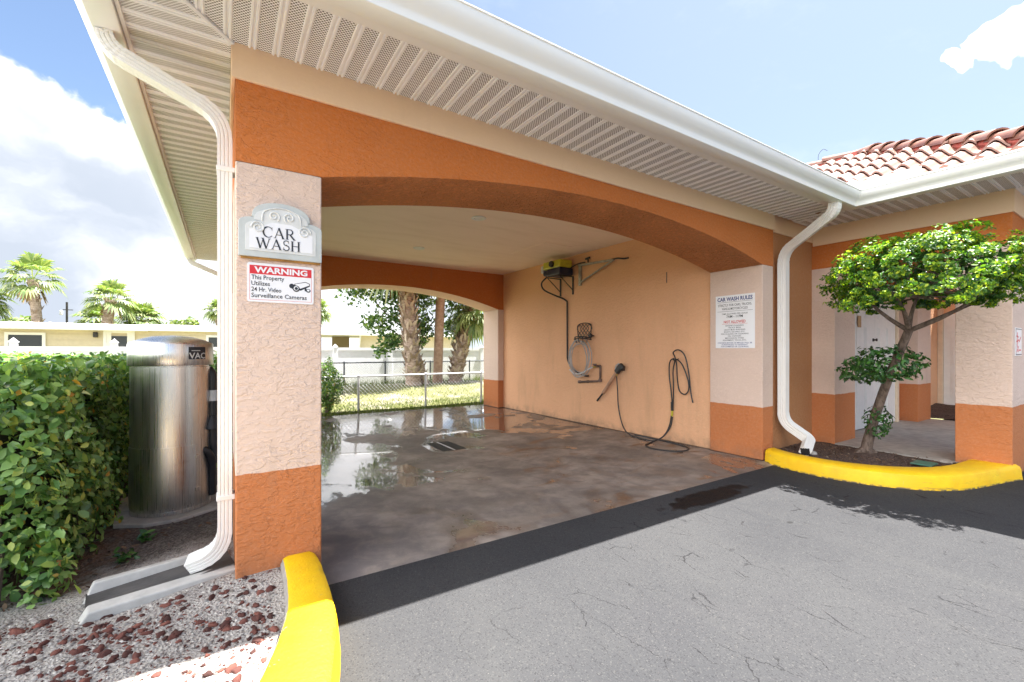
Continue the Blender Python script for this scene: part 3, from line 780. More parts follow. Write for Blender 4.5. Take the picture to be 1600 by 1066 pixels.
deck([(-.50, RF+2*HT, ZE), (-.50+HT, RIDGE_Y, zr(HT)), (6.13+HT, RIDGE_Y, zr(HT)), (6.13+HT, RF+2*HT, ZE)], CW)
tile_slope(0, lambda s: -.50+s*.88, lambda s: 6.10+s*.88, 12, (0, RF, ZE), (0, -1, 0), (1, 0, 0), CW)
tile_slope(0, lambda s: RF+s*.88, lambda s: RF+2*HT-s*.88, 12, (-.50, 0, ZE), (-1, 0, 0), (0, 1, 0), CW)
# ================================================================== BREEZEWAY BUILDING
BZ = thing('breezeway_building', (9, -.5, 0), 'orange and cream stucco breezeway wing with red clay tile roof and white doors', 'building')
b = MB(); b.box(WX, 7.60, -.22, .30, -.05, 2.49); b.build('pillar', M['wing_pillar'], BZ, bevel=.006)
b = MB(); b.box(WX, 7.60, -1.838, -1.40, -.05, 2.49); b.build('pillar', M['wing_pillar'], BZ, bevel=.006)
b = MB(); b.box(10.25, 10.94, -.212, .31, -.05, 2.9); b.build('pillar', M['wing_pillar'], BZ, bevel=.006)
b = MB(); b.box(WX, 7.60, -1.838, .30, 2.49, 3.15); b.build('beam', M['orange'], BZ, bevel=.006)
b = MB(); b.box(7.60, 14, -1.838, -1.5, 2.49, 3.15); b.build('beam', M['orange'], BZ, bevel=.006)
b = MB(); b.box(10.6, 11.0, -1.838, -1.45, -.05, 2.49); b.build('pillar', M['wing_pillar'], BZ, bevel=.006)
b = MB(); b.box(WX-.018, WX, -1.856, .042, 2.81, 3.12); b.box(WX, 14, -1.856, -1.838, 2.81, 3.12); b.build('trim_band', M['band'], BZ, bevel=.004)
b = MB(); b.box(7.60, 10.25, .05, .30, -.05, 3.1); b.build('door_wall', M['wing_pillar'], BZ)
b = MB(); b.box(10.94, 13.6, .31, .50, -.05, 3.1); b.build('passage_wall', M['wall'], BZ)
b = MB(); b.box(13.6, 13.8, -4, .50, -.05, 3.1); b.build('end_wall', M['wall'], BZ)
b = MB(); b.box(7.60, 13.6, -1.5, .05, 2.90, 2.95); b.build('ceiling', M['ceiling'], BZ)
# double doors on the passage wall
def door_leaf(x0, x1, y, parent, axis='x'):
    b = MB(); h = 2.05; z0 = .115
    w = x1-x0
    def bx(a0, a1, d0, d1, z_0, z_1):
        if axis == 'x': b.box(a0, a1, y-d1, y-d0, z_0, z_1)
        else: b.box(y-d1, y-d0, a0, a1, z_0, z_1)
    bx(x0, x1, 0, .035, z0, z0+h)
    for (c0, c1) in ((.13, .46), (.54, .87)):
        for (r0, r1) in ((.10, .38), (.44, .80), (.86, .95)):
            bx(x0+w*c0, x0+w*c1, .035, .042, z0+h*r0, z0+h*r1); bx(x0+w*c0+.03, x0+w*c1-.03, .042, .050, z0+h*r0+.03, z0+h*r1-.03)
    return b.build('door', M['door'], parent, bevel=.003)
dl = door_leaf(8.12, 9.02, .045, BZ); dr = door_leaf(9.03, 9.93, .045, BZ)
b = MB(); b.lathe([(0, 0), (.026, .002), (.026, .018), (.014, .024), (.012, .040), (.024, .048), (.024, .062), (0, .066)], (8.93, .01, 1.53), 14, axis=(0, -1, 0)); b.build('door_knob', M['blackm'], dl, smooth=True)
b = MB(); b.box(8.05, 8.115, -.02, .05, .1, 2.25); b.box(9.935, 10.02, -.02, .05, .1, 2.25); b.box(8.115, 9.935, -.02, .05, 2.17, 2.25); b.build('door_frame', M['doorframe'], BZ)
d2_ = door_leaf(-.70, .215, 13.59, BZ, 'y')
b = MB(); b.lathe([(0, 0), (.03, .002), (.03, .05), (0, .06)], (13.54, -.60, 1.03), 12, axis=(-1, 0, 0)); b.build('door_knob', M['greym'], d2_, smooth=True)
b = MB(); b.box(13.5, 13.6, .22, .305, .1, 2.3); b.box(13.5, 13.6, -.80, -.705, .1, 2.3); b.build('door_frame', M['doorframe'], BZ)
tg = tag((lambda b: b.build('door_tag', M['wood'], bevel=.003))(MB().box(8.30, 8.42, -.012, -.004, 1.72, 1.90)), 'small varnished wooden tag hanging on the white double door', 'tag')
# soffits and gutters of the wing
soffit('soffit', YF+.10, .04, lambda y: 6.27, lambda y: WX-.019, 'y', BZ, SOF+.003)
wpath = [(GX1, GY0), (GX1, YF), (14, YF)]; wouts = [(-1, -1), (-1, -1), (0, -1)]
for nm, pr, mt in (('gutter', OG, M['gutter']), ('fascia_trim', TRIM, M['gutter_under']), ('fascia', FASC, M['gutter'])):
    b = MB(); b.add(*sweep(wpath, pr, wouts)); b.build(nm, mt, BZ, smooth=True)
b = MB(); b.box(WX, 14, YF+.1, -1.857, SOF+.001, SOF+.01); b.build('front_soffit', M['soffit'], BZ)
b = MB(); b.add(*sweep(wpath, [(.02, 3.165), (.17, 3.168), (.17, 3.160), (.02, 3.158)], wouts)); b.build('drip_edge', M['white'], BZ)
# splash guard in the valley corner
b = MB(); gx, gy = GX1-.185, GY0-.185
b.box(gx-.003, gx+.003, gy-.52, gy, 3.145, 3.245); b.box(gx-.30, gx-.003, gy-.003, gy+.003, 3.145, 3.235); b.build('splash_guard', M['white'], BZ, bevel=.001)
ZW = ZE-.055
def zw(s): return ZW+s*PITCH
WH = 2.72; ex = GX1-.06; ey = YF-.06
tile_slope(0, lambda s: ey+s*.88, lambda s: RF+s*.88+.2, 9, (ex, 0, ZW), (-1, 0, 0), (0, 1, 0), BZ)
ap = (ex+WH, ey+WH)
deck([(ex, ey, ZW), (ex, RF, ZW), (ex+WH, RF+WH, zw(WH)), (ap[0], ap[1], zw(WH))], BZ)
deck([(ex, ey, ZW), (ap[0], ap[1], zw(WH)), (14, ap[1], zw(WH)), (14, ey, ZW)], BZ)
tile_slope(0, lambda s: ex+s*.88+.15, lambda s: 12, 9, (0, ey, ZW), (0, -1, 0), (1, 0, 0), BZ)
def caps(p, q, parent, step=.34):
    p, q = Vector(p), Vector(q); n = int((q-p).length/step); t = (q-p).normalized(); b = MB()
    side = t.cross(Vector((0, 0, 1))).normalized(); up = side.cross(t)
    for i in range(n):
        a = p+t*(i*step-.02); c = p+t*((i+1)*step+.04); vs = []; m = 9
        for pt, r, l in ((a, .125, .045), (c, .100, .012)):
            for j in range(m):
                an = math.pi*j/(m-1); vs.append(pt+side*(math.cos(an)*r)+up*(math.sin(an)*r*.85+l))
        for j in range(m):
            an = math.pi*j/(m-1); vs.append(a+side*(math.cos(an)*.105)+up*(math.sin(an)*.105*.85+.043))
        b.add(vs, [(j, j+1, m+j+1, m+j) for j in range(m-1)]+[(2*m+j, 2*m+j+1, j+1, j) for j in range(m-1)])
    return b.build('ridge_caps', M['tile'], parent, smooth=True)
caps((ex, ey, ZW+.0), (ap[0], ap[1], zw(WH)+.01), BZ)
caps((ap[0], RF+WH+.3, zw(WH)+.01), (ap[0], ap[1]-.1, zw(WH)+.01), BZ)
b = MB(); b.tube([(ex, ey, ZW-.01), (ap[0], ap[1], zw(WH)), (ap[0], RF+WH, zw(WH))], .105, 8); b.build('hip_mortar', M['mortar'], BZ)
b = MB(); b.tube(spline([(ap[0]-.02, .75, zw(WH)+.08), (ap[0]-.04, .74, zw(WH)+.22), (ap[0]-.02, .68, zw(WH)+.30), (ap[0], .62, zw(WH)+.26)]), .0035, 5); b.build('roof_wire', M['blackm'], BZ)
# walkway and planting beds
b = MB(); b.add([(6.94, -.22, .1), (6.86, -1.40, .1), (6.94, -1.45, .1), (10.95, -1.45, .1), (10.95, .05, .1), (6.94, .05, .1)], [(0, 1, 2, 3, 4, 5)])
b.add([(6.94, -.22, .1), (6.86, -1.40, .1), (6.86, -1.40, -.02), (6.94, -.22, -.02)], [(0, 1, 2, 3)])
struct(b.build('walkway', M['walk']))
xs = np.linspace(5.45, 6.95, 30); ys = np.linspace(-1.72, .06, 34); V = []
for y in ys:
    for x in xs: V.append((x, y, .088+.02*math.sin(x*5)*math.sin(y*6)+random.uniform(-.006, .006)))
F = [(j*30+i, j*30+i+1, (j+1)*30+i+1, (j+1)*30+i) for j in range(33) for i in range(29)]
# trim the bed to the inside of the kerb
KO = [(5.52, -.03), (5.43, -.22), (5.375, -.5), (5.38, -.82), (5.49, -1.17), (5.72, -1.48), (6.02, -1.66), (6.40, -1.76), (6.75, -1.83), (7.02, -1.90)]
KI = [(5.76, -.03), (5.66, -.22), (5.615, -.5), (5.63, -.76), (5.73, -1.00), (5.93, -1.23), (6.17, -1.38), (6.48, -1.46), (6.78, -1.49), (6.93, -1.50)]
def inside(x, y, poly):
    c = False; n = len(poly)
    for i in range(n):
        x1, y1 = poly[i]; x2, y2 = poly[(i+1) % n]
        if (y1 > y) != (y2 > y) and x < (x2-x1)*(y-y1)/(y2-y1)+x1: c = not c
    return c
KM = [((a[0]+c[0])/2, (a[1]+c[1])/2) for a, c in zip(KO, KI)]+[(6.98, -1.65), (6.98, .07), (5.6, .07)]
F = [f for f in F if all(inside(V[i][0], V[i][1], KM) for i in f)]
b = MB(); b.add(V, F); struct(b.build('planting_bed', M['mulch'], smooth='full'))
b = MB(); xs = np.linspace(10.95, 13.6, 24); ys = np.linspace(-3, .36, 24)
V = [(x, y, .11+.05*min(1, (x-10.95)/.6)+random.uniform(-.02, .02)) for y in ys for x in xs]
b.add(V, [(j*24+i, j*24+i+1, (j+1)*24+i+1, (j+1)*24+i) for j in range(23) for i in range(23)]); struct(b.build('mulch_bed', M['mulch'], smooth='full'))
# ---- kerbs
def kerb(name, O, I, h, mats, label, caps_=True):
    b = MB(); o3 = [Vector((x, y, 0)) for x, y in O]; i3 = [Vector((x, y, 0)) for x, y in I]
    o3 = spline(o3, 6); i3 = spline(i3, 6); vs = []; k_ = 9
    for a, c in zip(o3, i3):
        d = (c-a); wd = d.length; d.normalize()
        for f, z in ((0, -.03), (.004, .02), (.014, h*.70), (.022, h*.88), (.05, h), (wd-.035, h), (wd-.012, h*.93), (wd, h*.75), (wd, -.03)):
            jx = random.uniform(-.0015, .0015); p = a+d*(f+jx); vs.append((p.x, p.y, z+(random.uniform(-.0012, .0012) if z > 0 else 0)))
    fs = [(i*k_+j, i*k_+j+1, (i+1)*k_+j+1, (i+1)*k_+j) for i in range(len(o3)-1) for j in range(k_-1)]
    n = len(o3); b.add(vs, fs)
    b.add([vs[j] for j in range(k_)], [tuple(range(k_))]); b.add([vs[(n-1)*k_+j] for j in range(k_)], [tuple(range(k_))[::-1]])
    mi = [0]*len(b.f)
    for q, f in enumerate(fs):
        if q % (k_-1) >= 6: mi[q] = 1
    b.m = mi
    o = b.build(name, mats, smooth=True)
    return tag(o, label, 'kerb', 'yellow painted kerbs')
kerb('kerb', KO, KI, .155, [M['yellow'], M['yellow']], 'yellow kerb curving around the planting bed below the tree')
LO = [(.478, -.006), (.486, -.16), (.478, -.42), (.458, -.70), (.41, -.95), (.31, -1.28), (.13, -1.62), (-.25, -1.98), (-.9, -2.35), (-2.2, -2.7)]
LI = [(.275, -.006), (.272, -.16), (.258, -.42), (.222, -.66), (.14, -.92), (.03, -1.18), (-.12, -1.46), (-.44, -1.78), (-1.02, -2.1), (-2.2, -2.42)]
kerb('kerb', LO, LI, .155, [M['yellow'], M['kerb_concrete']], 'yellow kerb running from the left pillar beside the red lava gravel')
# ---- gravel
def ico(sub=1):
    bm = bmesh.new(); bmesh.ops.create_icosphere(bm, subdivisions=sub, radius=1)
    v = np.array([p.co[:] for p in bm.verts]); f = np.array([[q.index for q in g.verts] for g in bm.faces]); bm.free(); return v, f
IV, IF = ico(1); IV2, IF2 = ico(2)
def stones(P, size, flat, name, mat, label, cat, hi=False):
    iv, fi = (IV2, IF2) if hi else (IV, IF)
    VV = []; FF = []
    for q, p in enumerate(P):
        s = size[q]; v = iv*(1+rng.normal(0, .13, (len(iv), 1)))
        v = v+ .22*np.sin(iv*rng.uniform(2, 4.5, (1, 3))+rng.uniform(0, 6, (1, 3)))[:, [1, 2, 0]]
        v = v*np.array([s*rng.uniform(.8, 1.3), s*rng.uniform(.7, 1.1), s*flat*rng.uniform(.7, 1.1)])
        a = rng.uniform(0, 6.28); ca, sa = math.cos(a), math.sin(a)
        v = v@np.array([[ca, sa, 0], [-sa, ca, 0], [0, 0, 1]])+p
        VV.append(v); FF.append(fi+q*len(iv))
    o = np_mesh(name, np.vstack(VV), np.vstack(FF), mat, smooth=False)
    return tag(o, label, cat, kind='stuff')
def bed_pts(n, x0, x1, y0, y1, margin=.03, dens=None):
    out = []
    while len(out) < n:
        x, y = random.uniform(x0, x1), random.uniform(y0, y1)
        if y < 0 and x > kerb_line(y)-margin: continue
        if y >= -.02 and x > .0: continue
        if -.66 < x < .06 and .07 < y < .46: continue
        if dens and random.random() > dens(x, y): continue
        out.append((x, y, bed_z(x, y)))
    return np.array(out)
P = bed_pts(1500, -1.5, .28, -1.5, .16, dens=lambda x, y: .35+.65*max(0, math.sin(x*7+1)*math.sin(y*9)))
stones(P+np.array([0, 0, .001]), rng.choice([.004, .005, .006, .007, .009, .012, .016, .020], len(P))*rng.uniform(.8, 1.25, len(P)), .75, 'lava_rock_gravel', M['lava'], 'dark red lava rocks scattered over the sandy bed by the splash block', 'gravel', True)
P = bed_pts(2600, -1.6, .28, -1.6, .2, dens=lambda x, y: .3+.7*max(0, math.sin(x*6+.6)*math.sin(y*8+.5)))
stones(P, rng.uniform(.002, .0052, len(P)), .7, 'lava_rock_chips', M['lava'], 'small dark red lava chips sprinkled between the pebbles of the sandy bed', 'gravel')
P = bed_pts(6500, -1.7, .28, -1.6, .30)
stones(P, rng.uniform(.003, .0085, len(P))*rng.choice([1, 1, 1, 1.8], len(P)), .6, 'pebble_gravel', M['pebble'], 'small pale pebbles and shell bits spread over the sandy bed', 'gravel')
P = []
while len(P) < 900:
    x, y = random.uniform(5.5, 6.92), random.uniform(-1.5, .04)
    if inside(x, y, KM): P.append((x, y, .095))
P = np.array(P)
V, F = leaf_mesh(P+rng.normal(0, .006, P.shape), np.array([0, 0, 1])+rng.normal(0, .5, P.shape), rng.uniform(.015, .05, len(P)), .35, .1)
M['litter'] = island('leaf_litter', [(0, (.05, .03, .02)), (1, (.36, .28, .20)), (.5, (.14, .08, .05)), (.9, (.20, .13, .08))], .9)
tag(np_mesh('bark_litter', V, F, M['litter']), 'brown bark chips and dead leaves in the bed under the tree', 'mulch', kind='stuff')
P = bed_pts(700, -1.6, .04, .35, 3, dens=lambda x, y: .9 if x < -.5 else .3)
V, F = leaf_mesh(P+np.array([0, 0, .008])+rng.normal(0, .004, P.shape), np.array([0, 0, 1])+rng.normal(0, .4, P.shape), rng.uniform(.012, .05, len(P)), .4, .1)
tag(np_mesh('leaf_litter', V, F, M['litter']), 'dry brown leaf litter on the soil below the hedge', 'leaf litter', kind='stuff')
# ================================================================== SMALL THINGS OF THE BAY
# floor drain
zD = slab_z(DX, DY)
D = thing('floor_drain', (DX-.12, DY, zD), 'dark slotted floor drain set in a square concrete patch of the wet bay floor', 'drain')
b = MB(); cx, cy = DX-.04, DY+.03
zz_ = lambda x, y: slab_z(x, y)
b.box(cx-.20, cx+.20, cy-.33, cy+.33, zD-.02, zD+.0125); b.build('drain_frame', M['blackm'], D)
b = MB()
for i in range(9):
    y = cy-.30+i*.075; b.box(cx-.185, cx-.015, y-.026, y+.026, zD+.0125, zD+.0165); b.box(cx+.015, cx+.185, y-.026, y+.026, zD+.0125, zD+.0165)
b.build('grate', M['black'], D, bevel=.003)
b = MB(); b.box(cx-.012, cx+.012, cy-.32, cy+.32, zD+.0125, zD+.0172); b.build('grate_bar', M['greym'], D)
# splash block
SB = thing('splash_block', (-.3, .28, 0), 'pale concrete splash block lying under the left downspout outlet', 'splash block')
b = MB(); u = Vector((-.985, -.17, 0)).normalized(); v = Vector((.17, -.985, 0)).normalized(); o = Vector((.035, .30, 0))
def sbp(s, t, z): p = o+u*s+v*t; return (p.x, p.y, z)
def rail(t0, t1, l0, l1, hin, hout):
    sec = [(t0, 0), (t0+.006, hout), (t1-.018, hin), (t1, .02)]
    vs = [sbp(l0, t, z) for t, z in sec]+[sbp(l1-(.045 if z > .05 else 0), t, z*.86) for t, z in sec]
    b.add(vs, [(0, 1, 5, 4), (1, 2, 6, 5), (2, 3, 7, 6), (3, 0, 4, 7), (3, 2, 1, 0), (4, 5, 6, 7)])
rail(.165, .10, 0, .675, .100, .095); rail(-.165, -.09, 0, .655, .135, .13)
b.build('rail', M['concrete'], SB, bevel=.008)
b = MB(); vs = [sbp(s, t, z) for s, z in ((0, .106), (.64, .062)) for t in (-.12, 0, .12)]
b.add([(*p[:2], p[2]-(.006 if i % 3 == 1 else 0)) for i, p in enumerate(vs)], [(0, 1, 4, 3), (1, 2, 5, 4)])
M['channelconc'] = plain('dark_channel_concrete', (.07, .065, .062), .4, var=.3, bump=.002)  # channel floor much darker than the rails
b.build('channel', M['channelconc'], SB)
# car wash plaque ------------------------------------------------
PL = thing('plaque', (.28, 0, 1.883), 'grey plaque with scrolled arched top reading CAR WASH on the left pillar', 'sign')
pw, px0, pz0 = .428, .066, 1.883
def top_outline(inset, n=14):
    w = pw-2*inset; pts = [(inset, inset), (pw-inset, inset)]
    # right shoulder, central arch, left shoulder
    sh = .222-inset*.6
    for i in range(n+1):
        a = math.pi/2*i/n; pts.append((pw-inset-.075*(1-math.cos(a)), sh-.035+.035*math.sin(a)+.0))
    c = pw/2; ra = .150-inset*.35; hh = .318-inset
    for i in range(n+1):
        a = math.pi*i/n; pts.append((c+ra*math.cos(a), sh+.006+(hh-sh-.006)*math.sin(a)**.8))
    for i in range(n+1):
        a = math.pi/2*(1-i/n); pts.append((inset+.075*(1-math.cos(a)), sh-.035+.035*math.sin(a)))
    return pts
o_ = (px0, -.001, pz0); ux, uz = (1, 0, 0), (0, 0, 1)
b = MB(); b.prism(top_outline(0), o_, ux, uz, (0, -.026, 0)); b.build('frame', M['signg'], PL, bevel=.004)
b = MB(); b.prism(top_outline(.033), (px0, -.027, pz0), ux, uz, (0, -.003, 0)); b.build('raised_border', M['signl'], PL, bevel=.001)
b = MB(); b.prism([(.052, .048), (pw-.052, .048), (pw-.052, .150), (pw-.10, .163), (pw/2+.11, .172), (pw/2+.05, .20), (pw/2-.05, .20), (pw/2-.11, .172), (.10, .163), (.052, .150)], (px0, -.030, pz0), ux, uz, (0, -.0015, 0)); b.build('face', M['signw'], PL)
def spiral(cx, cz, r0, turns, sgn, start):
    out = []
    for i in range(40):
        t = i/39; a = start+sgn*turns*2*math.pi*t; r = r0*(1-.85*t); out.append((px0+cx+r*math.cos(a), -.0325, pz0+cz+r*math.sin(a)))
    return out
b = MB()
b.tube(spiral(.095, .165, .034, 1.8, -1, math.pi), .0048, 6); b.tube(spiral(pw-.095, .165, .034, 1.8, 1, 0), .0048, 6)
b.tube(spiral(pw/2-.040, .238, .030, 1.5, 1, -1), .0045, 6); b.tube(spiral(pw/2+.040, .238, .030, 1.5, -1, math.pi+1), .0045, 6)
b.tube(spline([(px0+pw/2-.10, -.0325, pz0+.205), (px0+pw/2-.085, -.0325, pz0+.262), (px0+pw/2, -.0325, pz0+.288), (px0+pw/2+.085, -.0325, pz0+.262), (px0+pw/2+.10, -.0325, pz0+.205)]), .004, 6)
b.build('scroll_relief', M['signl'], PL, smooth=True)
# serif capitals built from strokes
def letters(word, x, z, h, gap, y, parent):
    b = MB(); q = [0]
    def st(*pts):      # (x,z,w) ribbon
        q[0] += 1; dep = Vector((0, -.0015-.00004*q[0], 0)); L = []; Rr = []
        P = [Vector((p[0], 0, p[1])) for p in pts]
        for i, p in enumerate(P):
            t = (P[min(i+1, len(P)-1)]-P[max(i-1, 0)]).normalized(); nn = Vector((-t.z, 0, t.x)); w = pts[i][2]/2
            L.append(p+nn*w); Rr.append(p-nn*w)
        vs = [Vector((x+p.x*h, y, z+p.z*h))+dep for p in L+Rr]; n = len(P)
        b.add(vs, [(i, i+1, n+i+1, n+i) for i in range(n-1)])
    def ser(cx, cz, w=.26): st((cx-w/2, cz, .035), (cx+w/2, cz, .035))
    T, t = .145, .06
    for ch in word:
        if ch == 'C':
            st(*[(.44+.40*math.cos(a), .5+.49*math.sin(a), t+.085*max(0, -math.cos(a))**.7) for a in [R(40+280*i/26) for i in range(27)]])
            st((.76, .98, .035), (.76, .70, .05)); wd = .84
        elif ch == 'A':
            st((.10, 0, t), (.44, 1, t)); st((.42, 1, T), (.80, 0, T)); st((.22, .33, t), (.66, .33, t)); ser(.10, .017, .24); ser(.80, .017, .28); wd = .90
        elif ch == 'R':
            st((.16, 0, T), (.16, 1, T)); st((.16, .975, t), (.42, .975, t), *[(.42+.22*math.cos(a), .735+.24*math.sin(a), t+.06*max(0, math.cos(a))) for a in [R(90-180*i/14) for i in range(15)]], (.16, .495, t))
            st((.40, .50, T), (.80, .0, T)); ser(.16, .017, .28); ser(.08, .983, .2); ser(.86, .017, .16); wd = .92
        elif ch == 'W':
            st((.10, 1, T), (.38, 0, T)); st((.38, 0, t), (.62, .95, t)); st((.58, 1, T), (.88, 0, T)); st((.88, 0, t), (1.16, 1, t)); ser(.10, .983, .26); ser(.56, .983, .24); ser(1.16, .983, .22); wd = 1.26
        elif ch == 'S':
            st(*[(.36+.23*math.cos(a), .745+.235*math.sin(a), t+.02) for a in [R(35+215*i/14) for i in range(15)]], (.36, .515, T), *[(.36+.25*math.cos(a), .26+.245*math.sin(a), t+.03) for a in [R(75-235*i/16) for i in range(17)]])
            st((.56, .98, .03), (.56, .72, .045)); st((.10, .02, .03), (.10, .3, .045)); wd = .68
        elif ch == 'H':
            st((.16, 0, T), (.16, 1, T)); st((.74, 0, T), (.74, 1, T)); st((.16, .51, t), (.74, .51, t))
            for sx in (.16, .74): ser(sx, .017, .28); ser(sx, .983, .28)
            wd = .92
        x += (wd+gap)*h
    return b.build('lettering', M['ink'], parent)
M['foam'] = plain('ochre_adhesive_foam', (.42, .22, .06), .9, var=.3, bump=.004)
b = MB(); b.box(px0+.012, px0+pw-.006, -.014, -.0012, pz0-.011, pz0-.0005); b.build('mounting_foam', M['foam'], PL)
letters('CAR', px0+.118, pz0+.114, .060, .07, -.032, PL)
letters('WASH', px0+.083, pz0+.049, .058, .06, -.032, PL)
# warning sign --------------------------------------------------
WS = thing('warning_sign', (.28, 0, 1.63), 'white and red WARNING sign about video surveillance cameras on the left pillar', 'sign')
def rrect(w, h, r, n=5):
    out = []
    for cx, cy, a0 in ((w-r, r, -90), (w-r, h-r, 0), (r, h-r, 90), (r, r, 180)):
        out += [(cx+r*math.cos(R(a0+90*i/n)), cy+r*math.sin(R(a0+90*i/n))) for i in range(n+1)]
    return out
wx, wz, ww, wh = .108, 1.631, .345, .221
b = MB(); b.prism(rrect(ww, wh, .012), (wx, -.001, wz), ux, uz, (0, -.004, 0)); b.build('board', M['signw'], WS)
M['thin'] = M['red']
b = MB()
for (x0, x1, z0, z1) in ((.012, ww-.012, .0125, .0140), (.012, .0135, .014, .158), (ww-.0135, ww-.012, .014, .158)): b.box(wx+x0, wx+x1, -.0056, -.005, wz+z0, wz+z1)
b.build('border_line', M['red'], WS)
b = MB(); b.box(wx+.012, wx+ww-.012, -.0056, -.005, wz+.158, wz+.207); b.build('header', M['red'], WS)
text_obj('lettering', 'WARNING', M['signw'], WS, (wx+ww/2, -.0058, wz+.1675), ux, uz, w=.275, h=.032, bold=.035)
for i, (s_, w_) in enumerate((('This Property', .165), ('Utilizes', .092), ('24 Hr. Video', .150), ('Surveillance Cameras', .285))):
    text_obj('lettering', s_, M['ink'], WS, (wx+.021, -.0054, wz+.128-.034*i), ux, uz, w=w_, h=.0245, bold=.010, cx='LEFT')
b = MB()
def pp(pts, dep, mi=0): b.prism([(x*.001, z*.001) for x, z in pts], (wx+.212, -.005-dep*.0004, wz+.045), ux, uz, (0, -.0004, 0), mi)
circ = lambda cx, cz, r, n=16, s=1.: [(cx+r*s*math.cos(2*math.pi*i/n), cz+r*math.sin(2*math.pi*i/n)) for i in range(n)]
pp([(28, 72), (88, 88), (112, 78), (112, 62), (62, 34), (30, 42)], 0); pp([(32, 70), (88, 84), (108, 75), (108, 68), (60, 46), (40, 52)], 1, 1)
pp(circ(14, 58, 14), 1); pp(circ(38, 44, 19), 2); pp(circ(37, 46, 13), 3, 1); pp(circ(38, 45, 9), 4); pp([(14, 70), (42, 62), (36, 30), (10, 46)], 0.5)
pp([(82, 46), (92, 52), (96, 34), (84, 32)], 0); pp(circ(103, 36, 11, s=1.2), 0); pp(circ(103, 38, 6, s=1.2), 1, 1)
b.build('camera_drawing', [M['ink'], M['signw']], WS)
# rules sign ----------------------------------------------------
RS = thing('rules_sign', (5.52, .35, 1.39), 'white notice headed CAR WASH RULES on the right pillar of the bay', 'sign')
ry, rz, rw, rh = .613, 1.387, .522, .688
b = MB(); b.box(XJ-.005, XJ-.001, ry-rw, ry, rz, rz+rh); b.build('board', M['signw'], RS)
ru = (0, -1, 0)
lines = [('CAR WASH RULES', .615, .048, .90, 'blue', .03), ('STRICTLY FOR CARS, TRUCKS,', .545, .030, .86, 'ink', .006), ('VANS & MOTORCYCLES', .498, .030, .66, 'ink', .006),
         ('TIME ALLOWED PER USAGE', .437, .018, .66, 'ink', .004), ('7AM - 11PM', .395, .032, .42, 'ink', .012), ('NOT ALLOWED', .325, .034, .56, 'redtext', .03),
         ('ENGINE CLEANING', .284, .017, .46, 'ink', .006), ('TRUCK BEDS', .257, .017, .32, 'ink', .006), ('HEAVY MUD WASHING', .230, .017, .54, 'ink', .006), ('BOATS, KAYAKS, ETC.', .203, .017, .54, 'ink', .006),
         ('FISH SCALING OR CLEANING', .176, .017, .70, 'ink', .006), ('OIL CHANGES', .149, .017, .34, 'ink', .006), ('MECHANICAL WORK', .122, .017, .48, 'ink', .006), ('EQUIPMENT, TOOLS, ETC.', .095, .017, .60, 'ink', .006),
         ('CONSEQUENCES OF MISUSE WILL BE', .060, .017, .88, 'blue', .006), ('FORWARDED TO RESIDENT', .036, .017, .66, 'blue', .006), ('FOR DAMAGE OR CLEANING', .012, .017, .70, 'blue', .006)]
for s_, z_, h_, w_, m_, bo in lines:
    text_obj('lettering', s_, M[m_], RS, (XJ-.0055, ry-rw/2, rz+z_), ru, uz, w=rw*w_, h=h_, bold=bo)
b = MB()
for z_, w_ in ((.598, .9), (.478, .9)): b.box(XJ-.0056, XJ-.005, ry-rw/2-rw*w_/2, ry-rw/2+rw*w_/2, rz+z_, rz+z_+.003)
b.build('rule_line', M['ink'], RS)
b = MB(); b.box(XJ-.0056, XJ-.005, ry-rw/2-.17, ry-rw/2+.17, rz+.312, rz+.315); b.build('rule_line', M['redtext'], RS)
# small sign at the far right pillar
PS = thing('pillar_sign', (7.1, -1.838, 1.3), 'small white sign with red markings on the breezeway corner pillar', 'sign')
b = MB(); b.box(7.035, 7.33, -1.845, -1.839, 1.30, 1.60); b.build('board', M['signw'], PS)
b = MB()
for (x0, x1, z0, z1) in ((7.045, 7.32, 1.31, 1.318), (7.045, 7.32, 1.582, 1.59), (7.045, 7.052, 1.318, 1.582)): b.box(x0, x1, -.0065-1.840, -1.845, z0, z1)
b.build('border_line', M['ink'], PS)
b = MB()
for x0, z0, x1, z1, w in ((7.09, 1.34, 7.17, 1.40, .013), (7.17, 1.34, 7.10, 1.43, .013), (7.08, 1.45, 7.18, 1.47, .016), (7.13, 1.43, 7.12, 1.55, .016), (7.08, 1.51, 7.17, 1.50, .013), (7.20, 1.36, 7.28, 1.36, .016), (7.2, 1.45, 7.28, 1.50, .016)):
    d = Vector((x1-x0, 0, z1-z0)); c = Vector(((x0+x1)/2, -1.8458, (z0+z1)/2)); nn = Vector((-d.z, 0, d.x)).normalized()*w/2
    b.obox(c, d/2, nn, (0, .0006, 0))
b.build('red_marking', M['red'], PS)
# ================================================================== WALL EQUIPMENT (right wall of the bay, x = 5.56)
WXI = 5.56
PW = thing('pressure_washer', (5.36, 3.75, 2.75), 'yellow and black pressure washer unit mounted high on the bay wall', 'pressure washer')
b = MB(); b.box(5.19, 5.50, 3.50, 4.02, 2.905, 3.055); b.build('housing', M['yellowp'], PW, bevel=.03)
b = MB(); b.box(5.18, 5.51, 3.49, 3.88, 2.765, 2.903); b.box(5.22, 5.50, 3.88, 4.05, 2.80, 2.903); b.build('base', M['navy'], PW, bevel=.02)
b = MB(); b.lathe([(0, 0), (.055, 0), (.06, .03), (.05, .05), (0, .05)], (5.19, 3.72, 2.98), 18, axis=(-1, 0, 0)); b.build('dial', M['black'], PW, smooth=True)
b = MB(); b.box(5.20, 5.44, 4.02, 4.10, 2.86, 3.0); b.build('motor_cover', M['greym'], PW, bevel=.02)
